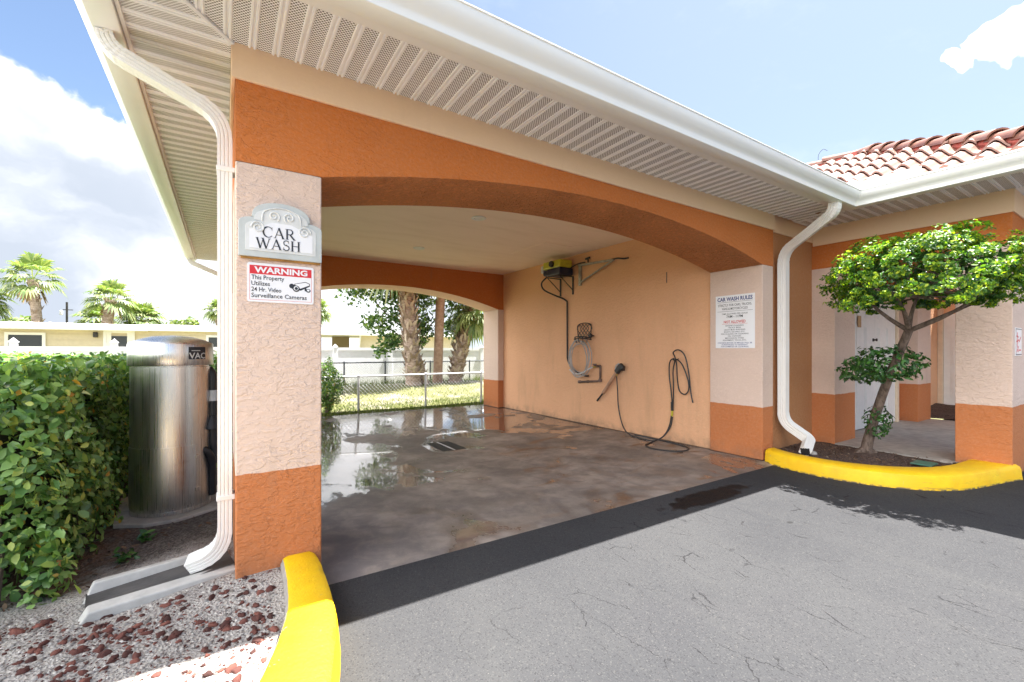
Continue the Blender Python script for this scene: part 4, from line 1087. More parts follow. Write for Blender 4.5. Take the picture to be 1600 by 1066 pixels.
b = MB(); b.tube(spline([(5.30, 4.03, 2.79), (5.24, 4.12, 2.68), (5.28, 4.10, 2.55), (5.42, 3.95, 2.44), (5.50, 3.78, 2.36), (5.535, 3.70, 2.30)], 8)+[Vector((5.54, 3.70, 1.30))]+spline([(5.54, 3.70, 1.30), (5.535, 3.68, 1.18), (5.53, 3.58, 1.05), (5.52, 3.40, .96), (5.52, 3.20, .90), (5.51, 3.08, .90)], 8), .016, 8); b.build('supply_hose', M['black'], PW, smooth=True)
b = MB(); b.tube(spline([(5.45, 3.50, 2.90), (5.50, 3.42, 2.95), (5.54, 3.32, 2.975), (5.54, 3.2, 2.97)], 6), .011, 6); b.build('power_cord', M['blackm'], PW)
SBK = thing('shelf_bracket', (5.56, 3.75, 2.5), 'thin black shelf brackets holding up the pressure washer', 'bracket')
for y in (3.55, 3.92):
    b = MB(); b.box(5.545, 5.558, y-.018, y+.018, 2.42, 2.76); b.box(5.20, 5.558, y-.018, y+.018, 2.748, 2.762); b.tube([(5.24, y, 2.745), (5.55, y, 2.50)], .010, 6); b.build('bracket_arm', M['blackm'], SBK)
HB = thing('swing_arm', (5.56, 3.3, 2.58), 'grey triangular metal hose arm fixed on the wall beside the pressure washer', 'bracket')
b = MB(); b.obox((5.54, 3.33, 2.76), (.018, 0, 0), (0, .03, 0), (0, 0, .20)); b.build('wall_plate', M['aluminium'], HB)
A, B_, C_ = Vector((5.52, 3.36, 2.935)), Vector((5.50, 2.44, 2.885)), Vector((5.53, 3.36, 2.60))
b = MB(); b.tube([A, B_], .020, 6); b.build('top_bar', M['aluminium'], HB)
b = MB(); b.tube([C_, B_+Vector((0, .03, -.01))], .017, 6); b.build('diagonal_bar', M['aluminium'], HB)
b = MB(); b.tube(spline([B_+Vector((0, .05, .01)), B_+Vector((-.02, -.10, .0)), B_+Vector((-.03, -.24, -.03)), B_+Vector((-.03, -.34, -.035))]), .014, 7); b.build('arm_tip', M['black'], HB)
b = MB(); b.tube([(5.52, 3.10, 2.95), (5.52, 3.10, 3.02)], .012, 6); b.tube([(5.52, 3.16, 3.02), (5.52, 3.06, 3.03)], .020, 8); b.build('swivel_knob', M['blackm'], HB)
# hose rack with lattice front
HR = thing('hose_rack', (5.55, 3.2, 1.6), 'black iron lattice hose rack on the wall holding the coiled grey hose', 'hose rack')
b = MB(); X = 5.535
fr = [(X, 3.38, 1.56), (X, 3.40, 1.78)]+[(X, 3.215+.185*math.cos(R(a)), 1.80+.06*math.sin(R(a))) for a in range(0, 181, 20)]+[(X, 3.03, 1.78), (X, 3.05, 1.56)]
b.tube(fr, .0085, 6); b.build('rack_frame', M['blackm'], HR)
b = MB()
for i in range(4):
    for sgn in (1, -1):
        y0 = 3.08+i*.085; pts = [(X-.004, y0+sgn*.05*math.sin(t*math.pi*2.2)+(-.02 if sgn > 0 else .02), 1.58+.26*t) for t in np.linspace(0, 1, 12)]
        b.tube(pts, .006, 5)
b.build('lattice', M['blackm'], HR)
b = MB()
for z, r in ((1.58, .13), (1.55, .15)):
    b.tube([(X-.02-.13*math.sin(R(a)), 3.215+(r+.06)*math.cos(R(a)), z+.03*math.sin(R(a))) for a in range(0, 181, 15)], .009, 6)
for a in (30, 60, 90, 120, 150): b.tube([(X-.02-.13*math.sin(R(a)), 3.215+.20*math.cos(R(a)), 1.60), (X-.02-.10*math.sin(R(a)), 3.215+.17*math.cos(R(a)), 1.50)], .007, 5)
b.build('cradle', M['blackm'], HR)
b = MB(); b.tube([(5.56, 2.99, 1.62), (5.50, 2.99, 1.62)], .012, 7); b.lathe([(0, 0), (.035, .0), (.04, .02), (.03, .045), (0, .05)], (5.50, 2.99, 1.62), 12, axis=(-1, 0, 0)); b.build('valve_knob', M['black'], HR, smooth=True)
GH = thing('garden_hose', (5.45, 3.25, .9), 'coiled translucent grey hose hanging from the iron rack on the bay wall', 'hose')
b = MB(); pts = []
for i in range(5*32+1):
    a = 2*math.pi*i/32; t = i/160
    ry_ = .245+.045*math.sin(t*19)+.02*t; rz_ = .315+.045*math.sin(t*13+1)
    pts.append((5.47-.055*t+.03*math.cos(a*.5+t*8)*.5, 3.255+ry_*math.cos(a+1.57)-.05*math.sin(t*9), 1.245+rz_*math.sin(a+1.57)-.05*t))
b.tube(pts, .0088, 7); b.build('coil', M['hosegrey'], GH, smooth=True)
b = MB(); b.tube(spline([(5.43, 3.50, 1.0), (5.42, 3.35, .93), (5.42, 3.15, .95), (5.44, 3.02, 1.02), (5.50, 2.95, 1.06)], 8), .012, 7); b.build('hose_tail', M['signl'], GH, smooth=True)
b = MB(); b.tube([(5.50, 2.96, 1.055), (5.53, 2.90, 1.075)], .017, 8); b.build('coupling', M['brass'], GH, smooth=True)
WP = thing('water_pipe', (5.55, 3.0, .8), 'bent grimy water pipe with faucet below the coiled hose', 'pipe')
b = MB(); b.tube(ds_path([(5.535, 2.80, 1.085), (5.535, 2.80, .82), (5.535, 3.36, .775)], [.09], 8), .019, 8); b.build('pipe', M['copper'], WP, smooth=True)
b = MB(); b.tube([(5.535, 2.80, 1.085), (5.535, 2.96, 1.075)], .020, 8); b.tube([(5.535, 2.88, 1.08), (5.48, 2.88, 1.10)], .012, 8); b.tube([(5.475, 2.84, 1.11), (5.475, 2.92, 1.11)], .014, 6); b.build('faucet', M['copper'], WP, smooth=True)
for y, z, a in ((3.34, .777, .028), (2.80, .83, .028), (3.12, .795, .024)):
    b = MB(); d = Vector((0, .05, -.004)) if z < .82 else Vector((0, 0, .05)); b.tube([Vector((5.535, y, z))-d*.5, Vector((5.535, y, z))+d*.5], a, 8); b.build('pipe_fitting', M['copper'], WP)
# spray gun in its clip
SG = thing('spray_gun', (5.5, 2.5, .9), 'pressure washer spray gun with tan barrel hung diagonally on the wall', 'spray gun')
g0 = Vector((5.50, 2.33, 1.05)); g1 = Vector((5.52, 2.72, .62)); g2 = Vector((5.53, 2.86, .485)); gd = (g1-g0).normalized()
b = MB(); side = Vector((1, 0, 0)); pn = gd.cross(side).normalized()
b.obox(g0, gd*.085, pn*.045, side*.035); b.obox(g0-gd*.07+pn*.02, gd*.04, pn*.055, side*.03); b.build('grip_body', M['black'], SG, bevel=.018)
b = MB(); b.tube([g0-pn*.06+gd*.06, g0-pn*.085, g0-pn*.06-gd*.07], .010, 6); b.build('trigger_guard', M['greym'], SG, smooth=True)
b = MB(); b.tube([g0+gd*.07, g1], [.030, .026], 10); b.build('barrel', M['tube'], SG, smooth=True)
b = MB(); b.tube([g1-gd*.01, g2], [.016, .013], 8); b.tube([g2-gd*.04, g2+gd*.02], .017, 8); b.build('nozzle', M['black'], SG, smooth=True)
b = MB(); b.box(5.53, 5.558, 2.25, 2.38, 1.02, 1.10); b.build('wall_clip', M['black'], SG, bevel=.006)
b = MB(); b.tube([(5.50, 2.375, .985), (5.50, 2.385, .93)], .013, 8); b.build('hose_coupling', M['brass'], SG, smooth=True)
def on_floor(x, y, r=.011): return (x, y, slab_z(x, y)+r+.004)
PH = thing('pressure_hose', (5.4, 1.5, 0), 'thin black hose looped over a hook and trailing onto the bay floor', 'hose')
b = MB(); pts = [(5.50, 2.385, .93), (5.525, 2.385, .70), (5.535, 2.38, .45), (5.53, 2.32, .22), (5.48, 2.18, .06), on_floor(5.42, 1.98), on_floor(5.36, 1.70), on_floor(5.37, 1.52), (5.43, 1.40, .08), (5.51, 1.33, .22), (5.54, 1.31, .38)]
b.tube(spline(pts, 8), .0095, 7); b.build('hose_line', M['black'], PH, smooth=True)
b = MB(); pts = [(5.54, 1.33, .40), (5.52, 1.36, .22), (5.46, 1.42, .08), on_floor(5.30, 1.48), on_floor(5.08, 1.42), on_floor(4.98, 1.22), on_floor(5.02, 1.0), on_floor(5.16, .86), on_floor(5.32, .88), on_floor(5.42, 1.02), on_floor(5.46, 1.25), on_floor(5.49, 1.55), on_floor(5.50, 1.75), on_floor(5.51, 2.0)]
b.tube(spline(pts, 8), .0095, 7); b.build('floor_loop', M['black'], PH, smooth=True)
b = MB(); pts = [(5.54, 1.315, .55), (5.535, 1.33, .75), (5.53, 1.36, 1.0), (5.52, 1.34, 1.19), (5.50, 1.24, 1.235), (5.51, 1.13, 1.16), (5.52, 1.04, .95), (5.525, 1.03, .80), (5.52, 1.09, .73), (5.51, 1.17, .78), (5.51, 1.205, .95), (5.50, 1.21, 1.15), (5.495, 1.235, 1.26), (5.48, 1.25, 1.33), (5.49, 1.17, 1.365), (5.51, 1.08, 1.28), (5.525, 1.03, 1.05), (5.53, 1.0, .78), (5.535, .97, .62)]
b.tube(spline(pts, 8), .0095, 7); b.build('hanging_loop', M['black'], PH, smooth=True)
b = MB(); pts = [(5.535, 1.30, .50), (5.53, 1.285, .80), (5.525, 1.29, 1.05), (5.505, 1.24, 1.22)]
b.tube(spline(pts, 8), .0095, 7); b.build('hanging_loop', M['black'], PH, smooth=True)
b = MB(); b.tube([(5.54, 1.315, .47), (5.54, 1.318, .60)], .020, 8); b.build('connector', M['black'], PH, smooth=True)
b = MB(); b.tube([(5.54, 1.32, .39), (5.54, 1.316, .47)], .014, 8); b.build('connector_collar', M['yellowp'], PH, smooth=True)
HK = MB(); HK.tube(spline([(5.565, 1.225, 1.235), (5.50, 1.225, 1.215), (5.46, 1.225, 1.215), (5.445, 1.225, 1.25)], 6), .009, 6)
tag(HK.build('wall_hook', M['blackm']), 'small dark hook on the bay wall carrying the looped black hose', 'hook')
# ================================================================== VACUUM STATION
VC = thing('vacuum_station', (-.36, 1.72, 0), 'tall round stainless steel vacuum station with domed lid beside the hedge', 'vacuum')
vx, vy, vr = -.36, 1.71, .268
b = MB(); n = 48
# D plan: round toward the viewer, flat service face to the back right
def ring(r, z, cut=.80):
    out = []
    fn = Vector((.86, .50))
    for i in range(n):
        a = 2*math.pi*i/n; p = Vector((math.cos(a)*r, math.sin(a)*r)); d = p.dot(fn)
        if d > r*cut: p -= fn*(d-r*cut)
        out.append((vx+p.x, vy+p.y, z))
    return out
def loft(rings, mi=0):
    vs = [p for r_ in rings for p in r_]; fs = []
    for i in range(len(rings)-1):
        for j in range(n): fs.append((i*n+j, i*n+(j+1) % n, (i+1)*n+(j+1) % n, (i+1)*n+j))
    b.add(vs, fs, mi)
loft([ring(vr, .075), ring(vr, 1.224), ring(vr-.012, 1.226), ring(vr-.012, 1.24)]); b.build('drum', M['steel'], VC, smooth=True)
b = MB(); loft([ring(vr+.004, .076, .82), ring(vr+.004, .10, .82), ring(vr+.0005, .101, .82)]); b.build('base_ring', M['steel'], VC, smooth=True)
b = MB(); loft([ring(vr-.02, 1.236, 2), ring(vr+.014, 1.237, 2), ring(vr+.016, 1.240, 2), ring(vr+.016, 1.405, 2), ring(vr+.008, 1.418, 2), ring(vr*.80, 1.446, 2), ring(vr*.5, 1.470, 2), ring(.004, 1.480, 2)]); b.build('lid', M['steel'], VC, smooth=True)
# service door: a thin curved plate low on the front
b = MB(); vs = []; fs = []; m = 20; A0, A1 = R(-172), R(-52)
for z in (.13, .60):
    for i in range(m+1):
        a = A0+(A1-A0)*i/m; vs.append((vx+math.cos(a)*(vr+.006), vy+math.sin(a)*(vr+.006), z))
for z in (.13, .60):
    for i in range(m+1):
        a = A0+(A1-A0)*i/m; vs.append((vx+math.cos(a)*(vr+.0005), vy+math.sin(a)*(vr+.0005), z))
q = m+1
fs = [(i, i+1, q+i+1, q+i) for i in range(m)]+[(2*q+i, 2*q+i+1, i+1, i) for i in range(m)]+[(q+i, q+i+1, 3*q+i+1, 3*q+i) for i in range(m)]+[(m, 3*q-1, 4*q-1, q+m), (0, q, 3*q, 2*q)]
b.add(vs, fs); sd_ = b.build('service_door', M['steel'], VC, smooth=True)
for z in (.24, .50):
    b = MB(); a = R(-49); c = Vector((vx+math.cos(a)*(vr+.008), vy+math.sin(a)*(vr+.008), z)); rd = Vector((math.cos(a), math.sin(a), 0)); tn = Vector((-math.sin(a), math.cos(a), 0))
    b.obox(c, rd*.009, tn*.020, (0, 0, .014)); b.build('latch', M['steel'], sd_, bevel=.003)
# label on the lid
b = MB(); vs = []; A0, A1 = R(-64), R(-36); m = 8; rr_ = vr+.0172
for z in (1.285, 1.385):
    for i in range(m+1):
        a = A0+(A1-A0)*i/m; vs.append((vx+math.cos(a)*rr_, vy+math.sin(a)*rr_, z))
b.add(vs, [(i, i+1, m+1+i+1, m+1+i) for i in range(m)]); lb = b.build('label', M['ink'], VC)
am = R(-50); rd = Vector((math.cos(am), math.sin(am), 0)); tn = Vector((-math.sin(am), math.cos(am), 0))
def wrap_text(s_, m_, z, h, w, parent):
    o = text_obj('lettering', s_, m_, parent, (0, 0, 0), (1, 0, 0), (0, 1, 0), w=w, h=h, bold=.02, depth=0)
    for v_ in o.data.vertices:
        a = am+v_.co.x/rr_; v_.co = (vx+math.cos(a)*(rr_+.0012), vy+math.sin(a)*(rr_+.0012), z+v_.co.y)
wrap_text('VAC', M['signl'], 1.292, .046, .135, lb)
b = MB(); vs = []
for z in (1.352, 1.358):
    for i in range(m+1):
        a = R(-60)+R(14)*i/m; vs.append((vx+math.cos(a)*(rr_+.001), vy+math.sin(a)*(rr_+.001), z))
b.add(vs, [(i, i+1, m+1+i+1, m+1+i) for i in range(m)]); b.build('label_stripe', M['signl'], lb)
# hose gear on the service face
fx, fy = vx+.86*vr*.80, vy+.50*vr*.80
b = MB(); b.obox((fx+.045, fy+.0, .66), (.006, .010, 0), (.06, -.035, 0), (0, 0, .52)); b.build('back_panel', M['door'], VC)
b = MB(); b.tube(ds_path([(fx+.10, fy-.16, .40), (fx+.09, fy-.15, 1.19), (fx-.02, fy-.08, 1.225)], [.06], 6), .036, 12); b.build('hose_stand', M['black'], VC, smooth=True)
b = MB(); b.tube([(fx+.096, fy-.157, .93), (fx+.096, fy-.157, 1.02)], .041, 12); b.build('hose_clamp', M['greym'], VC, smooth=True)
b = MB(); b.tube([(fx+.095, fy-.16, .70), (fx+.095, fy-.16, .80)], [.085, .040], 12); b.build('nozzle_cup', M['black'], VC, smooth=True)
b = MB(); b.tube(spline([(fx-.02, fy-.20, .545), (fx+.04, fy-.235, .535), (fx+.085, fy-.22, .46), (fx+.09, fy-.19, .36), (fx+.09, fy-.17, .14)], 8), .030, 10); b.build('suction_hose', M['black'], VC, smooth=True)
b = MB(); pad = [(-.69, 1.46), (-.50, 1.335), (-.30, 1.33), (-.06, 1.46), (.02, 1.52), (.02, 2.2), (-.75, 2.2)]
b.prism(pad, (0, 0, .0), (1, 0, 0), (0, 1, 0), (0, 0, .074)); tag(b.build('concrete_pad', M['walk'], bevel=.008), 'rough concrete pad under the stainless vacuum station', 'pad')
# ================================================================== HEDGES AND SHRUBS
def hedge(name, x0, x1, y0, y1, z1, nleaf, label, size=(.036, .078)):
    H = thing(name, ((x0+x1)/2, (y0+y1)/2, 0), label, 'hedge', 'clipped hedges beside the vacuum')
    def surf(n, inset):
        # points on front (+x), south (-y), top faces weighted by area
        A = [(y1-y0)*z1, (x1-x0)*z1, (x1-x0)*(y1-y0), (x1-x0)*z1]; A = np.array(A)/sum(A)
        f = rng.choice(4, n, p=A); P = np.zeros((n, 3)); N = np.zeros((n, 3))
        P[:, 0] = rng.uniform(x0, x1, n); P[:, 1] = rng.uniform(y0, y1, n); P[:, 2] = rng.uniform(.02, z1, n)
        for i, (ax, val, nn) in enumerate(((0, x1, (1, 0, 0)), (1, y0, (0, -1, 0)), (2, z1, (0, 0, 1)), (1, y1, (0, 1, 0)))):
            q = f == i; P[q, ax] = val; N[q] = nn
        wav = .055*np.sin(P[:, 1]*5.1+P[:, 2]*4)+.05*np.sin(P[:, 2]*7.3+P[:, 0]*3)+.035*np.sin(P[:, 1]*13+P[:, 2]*11)
        wav *= np.where(f == 2, .35, 1.)
        P += N*(wav[:, None]-np.abs(rng.normal(0, inset, (n, 1))))
        low = (P[:, 2] < .5) & (f == 0); P[low, 0] += .10*np.sin((.5-P[low, 2])*3)
        return P, N
    P, N = surf(nleaf, .055)
    # clustered rosettes
    rep = 4; Pc = np.repeat(P[:nleaf//rep], rep, 0)+rng.normal(0, .028, (nleaf//rep*rep, 3)); Nc = np.repeat(N[:nleaf//rep], rep, 0)
    Nl = Nc+rng.normal(0, .55, Nc.shape)+np.array([.0, -.05, .45])
    P2, N2 = surf(nleaf//2, .03); P2 -= N2*.13; N2 = N2+rng.normal(0, .6, N2.shape)
    Pc = np.vstack([Pc, P2]); Nl = np.vstack([Nl, N2])
    V, F = leaf_mesh(Pc, Nl, rng.uniform(*size, len(Pc))*rng.choice([.6, .8, 1, 1, 1.15], len(Pc)), .60, .22)
    np_mesh('foliage', V, F, M['hedge'], H)
    b = MB(); b.box(x0+.06, x1-.24, y0+.22, y1-.18, .16, z1-.16); core = b.build('dark_core', M['hedgecore'], H)  # dark inside of the hedge put in as a solid near-black box
    for i in range(24):
        b = MB(); x, y = x1-random.uniform(.10, .4), random.uniform(y0+.1, y1-.1)
        b.tube([(x, y, .0), (x+random.uniform(-.05, .05), y+random.uniform(-.08, .08), .25), (x+random.uniform(.0, .08), y+random.uniform(-.12, .12), .6)], [.012, .009, .004], 5); b.build('stem', M['bark'], H)
    return H
hedge('hedge', -2.6, -.78, .42, 6.2, 1.265, 26000, 'thick clipped green hedge along the left side, beside the steel vacuum')
hedge('hedge', -.80, -.02, 2.9, 3.7, 1.27, 3600, 'short green hedge end behind the stainless vacuum station')
# small weeds at the foot
def sprout(x, y, n, r, label):
    T = thing('weed', (x, y, bed_z(x, y)), label, 'weed', 'weeds at the foot of the hedge')
    C = np.array([x, y, bed_z(x, y)+r*.5])+rng.normal(0, r*.45, (n, 3)); C[:, 2] = np.maximum(C[:, 2], bed_z(x, y)+.015)
    V, F = leaf_mesh(C, np.array([0, -.2, 1])+rng.normal(0, .5, (n, 3)), rng.uniform(.04, .07, n), .5, .2); np_mesh('foliage', V, F, M['lowleaf'], T)
    for i in range(4):
        b = MB(); b.tube([(x, y, bed_z(x, y)-.01), tuple(C[i])], .003, 4); b.build('stem', M['bark'], T)
sprout(-.52, .72, 26, .07, 'small green weed sprouting in the soil in front of the hedge foot')
sprout(-.44, .98, 20, .05, 'low dark weed sprouting between the hedge and the vacuum pad')
def bush(name, c, r, n, mat, label, cat='shrub', size=(.04, .07)):
    T = thing(name, (c[0], c[1], c[2]-r[2]), label, cat)
    d = unit(rng.normal(size=(n, 3))); bump = 1+.13*np.sin(d[:, :1]*7+1)+.12*np.sin(d[:, 2:]*8+d[:, 1:2]*5)
    rad = bump*(rng.uniform(.70, 1.0, (n, 1)))
    P = np.array(c)+d*rad*np.array(r)
    V, F = leaf_mesh(P, d+rng.normal(0, .5, d.shape)+np.array([0, 0, .35]), rng.uniform(*size, n), .55, .2)
    np_mesh('foliage', V, F, mat, T)
    for i in range(9):
        b = MB(); e = Vector(c)+Vector(d[i]*.55*np.array(r)); b.tube([(c[0]+random.uniform(-.05, .05), c[1]+random.uniform(-.05, .05), c[2]-r[2]), e], [.02, .008], 5); b.build('stem', M['bark'], T)
    return T
bush('shrub', (1.87, 7.30, .60), (.30, .30, .58), 1900, M['hedge'], 'rounded bright green shrub just behind the bay, beside the left pillar')
# ================================================================== TOPIARY TREE
TT = thing('topiary_tree', (6.67, -.66, .09), 'small leaning tree with clipped umbrella crown growing in the yellow kerbed bed', 'tree')
tb = [(6.67, -.66, .05), (6.66, -.68, .22), (6.60, -.76, .50), (6.50, -.88, .85), (6.38, -1.02, 1.20), (6.24, -1.17, 1.52), (6.20, -1.20, 1.60)]
b = MB(); b.tube(spline(tb, 5), np.interp(np.linspace(0, 1, 31), [0, .06, .3, 1], [.085, .062, .050, .036]), 10, cap=True)
for s_ in range(5):
    a = s_*1.3; b.tube([(6.67, -.66, .16), (6.67+.11*math.cos(a), -.66+.11*math.sin(a), .085), (6.67+.18*math.cos(a), -.66+.18*math.sin(a), .06)], [.035, .025, .01], 6)
b.build('trunk', M['bark'], TT, smooth=True)
CC = np.array([5.87, -1.40, 2.05]); CR = np.array([.60, .80, .50])
limbs = [(5.78, -.98, 1.88), (6.10, -1.30, 1.94), (5.95, -1.75, 1.84), (6.30, -1.10, 1.90), (5.58, -1.25, 1.92), (6.20, -1.80, 1.88)]
b = MB()
for l in limbs:
    l = Vector(l); f0 = Vector(tb[-1]); md = f0.lerp(l, .5)+Vector((random.uniform(-.03, .03), random.uniform(-.03, .03), -.03))
    b.tube(spline([f0-Vector((0, 0, .03)), md, l], 4), np.linspace(.026, .012, 9), 7)
    for q in range(7):
        e = Vector(CC+np.array([random.uniform(-1, 1), random.uniform(-1, 1), random.uniform(-.35, .7)])*CR*.85); e2 = l.lerp(e, .9)
        mm = l.lerp(e2, .5)+Vector((random.uniform(-.04, .04), random.uniform(-.04, .04), random.uniform(-.05, .02)))
        b.tube(spline([l, mm, e2], 3), np.linspace(.011, .003, 7), 5)
b.build('branch', M['bark'], TT, smooth=True)
def crown(n, mat, parent, C, Rr, zcut, size, wid=.5, name='crown'):
    d = unit(rng.normal(size=(n*3, 3))); rad = (1+.11*np.sin(d[:, :1]*9+2)+.12*np.sin(d[:, 1:2]*8+d[:, 2:]*5)+.05*np.sin(d[:, 2:]*12+d[:, :1]*9))*rng.uniform(.74, 1.03, (n*3, 1))
    P = d*rad; keep = (P[:, 2] > zcut+.12*np.sin(P[:, 0]*6)*np.cos(P[:, 1]*5)); P = P[keep][:n]; d = d[keep][:n]
    # leaf tufts: pull to clumps so there are gaps
    k_ = 260; cl = P[rng.choice(len(P), k_, False)]; near = np.argmin(((P[:, None, :]-cl[None])**2).sum(2), 1); P = P*.62+cl[near]*.38
    Pw = np.array(C)+P*np.array(Rr)
    V, F = leaf_mesh(Pw, d*.9+rng.normal(0, .55, d.shape)+np.array([0, 0, .4]), rng.uniform(*size, len(Pw)), wid, .25)
    np_mesh(name, V, F, mat, parent)
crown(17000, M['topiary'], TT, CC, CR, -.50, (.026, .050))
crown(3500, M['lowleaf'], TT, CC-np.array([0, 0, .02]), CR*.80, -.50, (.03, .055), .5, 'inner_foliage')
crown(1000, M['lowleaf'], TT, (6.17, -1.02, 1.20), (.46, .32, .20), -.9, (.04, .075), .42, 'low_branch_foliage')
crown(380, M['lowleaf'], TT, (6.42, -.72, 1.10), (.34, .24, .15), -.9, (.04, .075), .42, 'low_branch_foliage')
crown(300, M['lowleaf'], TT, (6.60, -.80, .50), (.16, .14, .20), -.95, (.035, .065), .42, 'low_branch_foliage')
b = MB(); b.lathe([(0, 0), (.09, .01), (.135, .06), (.13, .10), (.08, .145), (0, .16)], (12.2, -.42, .12), 16); b.build
tag(b.build('garden_ball', M['blackm'], smooth=True), 'dark rounded stone lying on the mulch beyond the breezeway', 'stone')
b = MB(); b.box(6.38, 6.60, -1.34, -1.16, .10, .118)
M['valve'] = plain('green_plastic_lid', (.05, .16, .11), .5, var=.2, dirt=.6)
tag(b.build('valve_box_lid', M['valve'], bevel=.006), 'small green irrigation valve lid in the mulch under the tree', 'lid')
b = MB(); v_, f_ = IV2*np.array([.065, .05, .028])*(1+rng.normal(0, .06, (len(IV2), 1)))+np.array([5.98, -.36, .115]), IF2
tag(np_mesh('pale_stone', v_, f_, M['pebble']), 'pale grey stone in the mulch beside the right downspout', 'stone')
# ================================================================== BACKGROUND
def rail_fence(name, x0, x1, y, h, posts, pitch, rad, mat, label):
    T = thing(name, ((x0+x1)/2, y, 0), label, 'fence', 'chain link fences behind the bay')
    zb = lambda x: max(0, lawn_z(x, y))
    H = h
    b = MB(); b.tube([(x0, y, H), (x1, y, H)], .021, 8); b.build('top_rail', mat, T, smooth=True)
    for p in posts:
        b = MB(); b.tube([(p, y, zb(p)-.2), (p, y, H+.0)], .026, 8); b.lathe([(.027, 0), (.034, .012), (.026, .035), (0, .05)], (p, y, H), 8); b.build('post', mat, T, smooth=True)
    V = []; F = []; z0 = .05 if y < 9 else .24; hh = H-z0
    n = int((x1-x0)/pitch)
    for sgn in (1, -1):
        for i in range(-int(hh/pitch)-1, n+int(hh/pitch)+1):
            xa = x0+i*pitch; xb = xa+hh*sgn; za, zb_ = z0, H
            if sgn < 0: xa += 0
            # clip to the fence length
            def at(x): return za+(zb_-za)*(x-xa)/(xb-xa)
            A_, B2 = (xa, za), (xb, zb_)
            if min(xa, xb) < x0 or max(xa, xb) > x1: continue
            r = rad; o = len(V)
            for (x, z) in (A_, B2):
                V += [(x, y-r+sgn*.002, z+r), (x, y+r+sgn*.002, z), (x, y-r+sgn*.002, z-r)]
            F += [(o, o+1, o+4, o+3), (o+1, o+2, o+5, o+4), (o+2, o, o+3, o+5)]
    np_mesh('chain_link_mesh', V, F, mat, T)
    return T
rail_fence('chain_link_fence', -.5, 8.0, 7.40, .775, (.6, 2.544, 4.147, 5.70, 7.3), .085, .0042, M['greym'], 'low silver chain link fence directly behind the car wash slab')
M['blackf'] = plain('dark_fence_steel', (.06, .065, .075), .5, .3)
rail_fence('chain_link_fence', 1.2, 12, 12.3, .955, (3.30, 4.65, 6.3, 7.9, 9.5, 11.1), .085, .0016, M['blackf'], 'dark chain link fence in front of the white vinyl fence')
VF = thing('vinyl_fence', (0, 13, 0), 'white vinyl privacy fence with capped posts across the neighbouring yard', 'fence')
px_ = [-8.35, -6.24, -4.36, -2.48, -.6, 1.28, 3.16, 5.04, 6.92, 8.8, 10.7, 12.6]
for i, p in enumerate(px_):
    b = MB(); b.box(p-.065, p+.065, 12.93, 13.06, -.1, 1.56 if p < 3 else 1.46)
    t0 = 1.56 if p < 3 else 1.46
    pt = b.build('post', M['vinyl'], VF, bevel=.006)
    b = MB(); b.box(p-.08, p+.08, 12.915, 13.075, t0, t0+.025); b.add([(p-.07, 12.925, t0+.025), (p+.07, 12.925, t0+.025), (p+.07, 13.065, t0+.025), (p-.07, 13.065, t0+.025), (p, 12.995, t0+.12)], [(0, 1, 4), (1, 2, 4), (2, 3, 4), (3, 0, 4)]); b.build('post_cap', M['vinyl'], pt)
for i in range(len(px_)-1):
    a, c = px_[i]+.066, px_[i+1]-.066
    b = MB(); b.box(a, c, 12.985, 13.005, .06, 1.38); b.box(a, c, 12.965, 13.025, 1.36, 1.46); b.box(a, c, 12.965, 13.025, .05, .17)
    k_ = int((c-a)/.15)
    for j in range(1, k_): b.box(a+j*(c-a)/k_-.003, a+j*(c-a)/k_+.003, 12.983, 12.985, .17, 1.36)
    b.build('panel', M['vinyl'], VF)
# neighbour's low house
HS = thing('mobile_home', (-3, 21, 0), 'pale yellow sided low house with flat white roof behind the white fence', 'house')
b = MB(); b.box(-12, 1.2, 20, 24, 0, 2.2)
for i in range(9): b.box(-12, 1.2, 19.985, 20, .15+i*.23, .16+i*.23+.20)
b.build('wall', M['siding'], HS)
b = MB(); b.box(-12.4, -2.55, 19.55, 24.4, 2.12, 2.36); b.box(-2.548, 3.0, 19.75, 24.4, 2.14, 2.40); b.build('roof', M['roofwhite'], HS, bevel=.02)
b = MB()
for i in range(20): b.box(-12.3+i*.5, -12.27+i*.5, 19.6, 24.3, 2.36, 2.385)
b.build('roof_rib', M['roofwhite'], HS)
for x0, x1, z0, z1, kind in ((-6.40, -5.55, 1.05, 1.92, 'window'), (-3.80, -3.05, .3, 2.04, 'door'), (-.55, .6, 1.2, 1.92, 'window')):
    b = MB(); f = .09; b.box(x0-f, x1+f, 19.94, 19.983, z1, z1+f); b.box(x0-f, x0, 19.94, 19.983, z0, z1); b.box(x1, x1+f, 19.94, 19.983, z0, z1); b.box(x0-f, x1+f, 19.94, 19.983, z0-f, z0)
    if kind == 'door': b.box(x0, x0+.14, 19.955, 19.982, z0, z1); b.box(x1-.14, x1, 19.955, 19.982, z0, z1); b.box(x0+.14, x1-.14, 19.955, 19.982, z0, 1.0)
    w = b.build(kind, M['door'], HS)
    b = MB(); b.box(x0+.0, x1-.0, 19.97, 19.981, z0, z1) if kind == 'window' else b.box(x0+.14, x1-.14, 19.96, 19.981, 1.0, z1-.12); b.build('pane', M['glass'], w)
b = MB(); b.box(-4.17, -4.04, 19.86, 19.98, 1.86, 2.06); b.build('porch_light', M['blackm'], HS, bevel=.02)
CP = thing('carport', (5, 22, 0), 'white roofed tan carport seen through the rear arch of the bay', 'carport')
b = MB(); b.box(3.02, 12, 20.2, 25, 2.12, 2.34); b.build('roof', M['roofwhite'], CP, bevel=.02)
b = MB(); b.box(5.0, 5.9, 23, 23.1, 0, 2.12); b.build('back_wall', M['carport_wall'], CP)
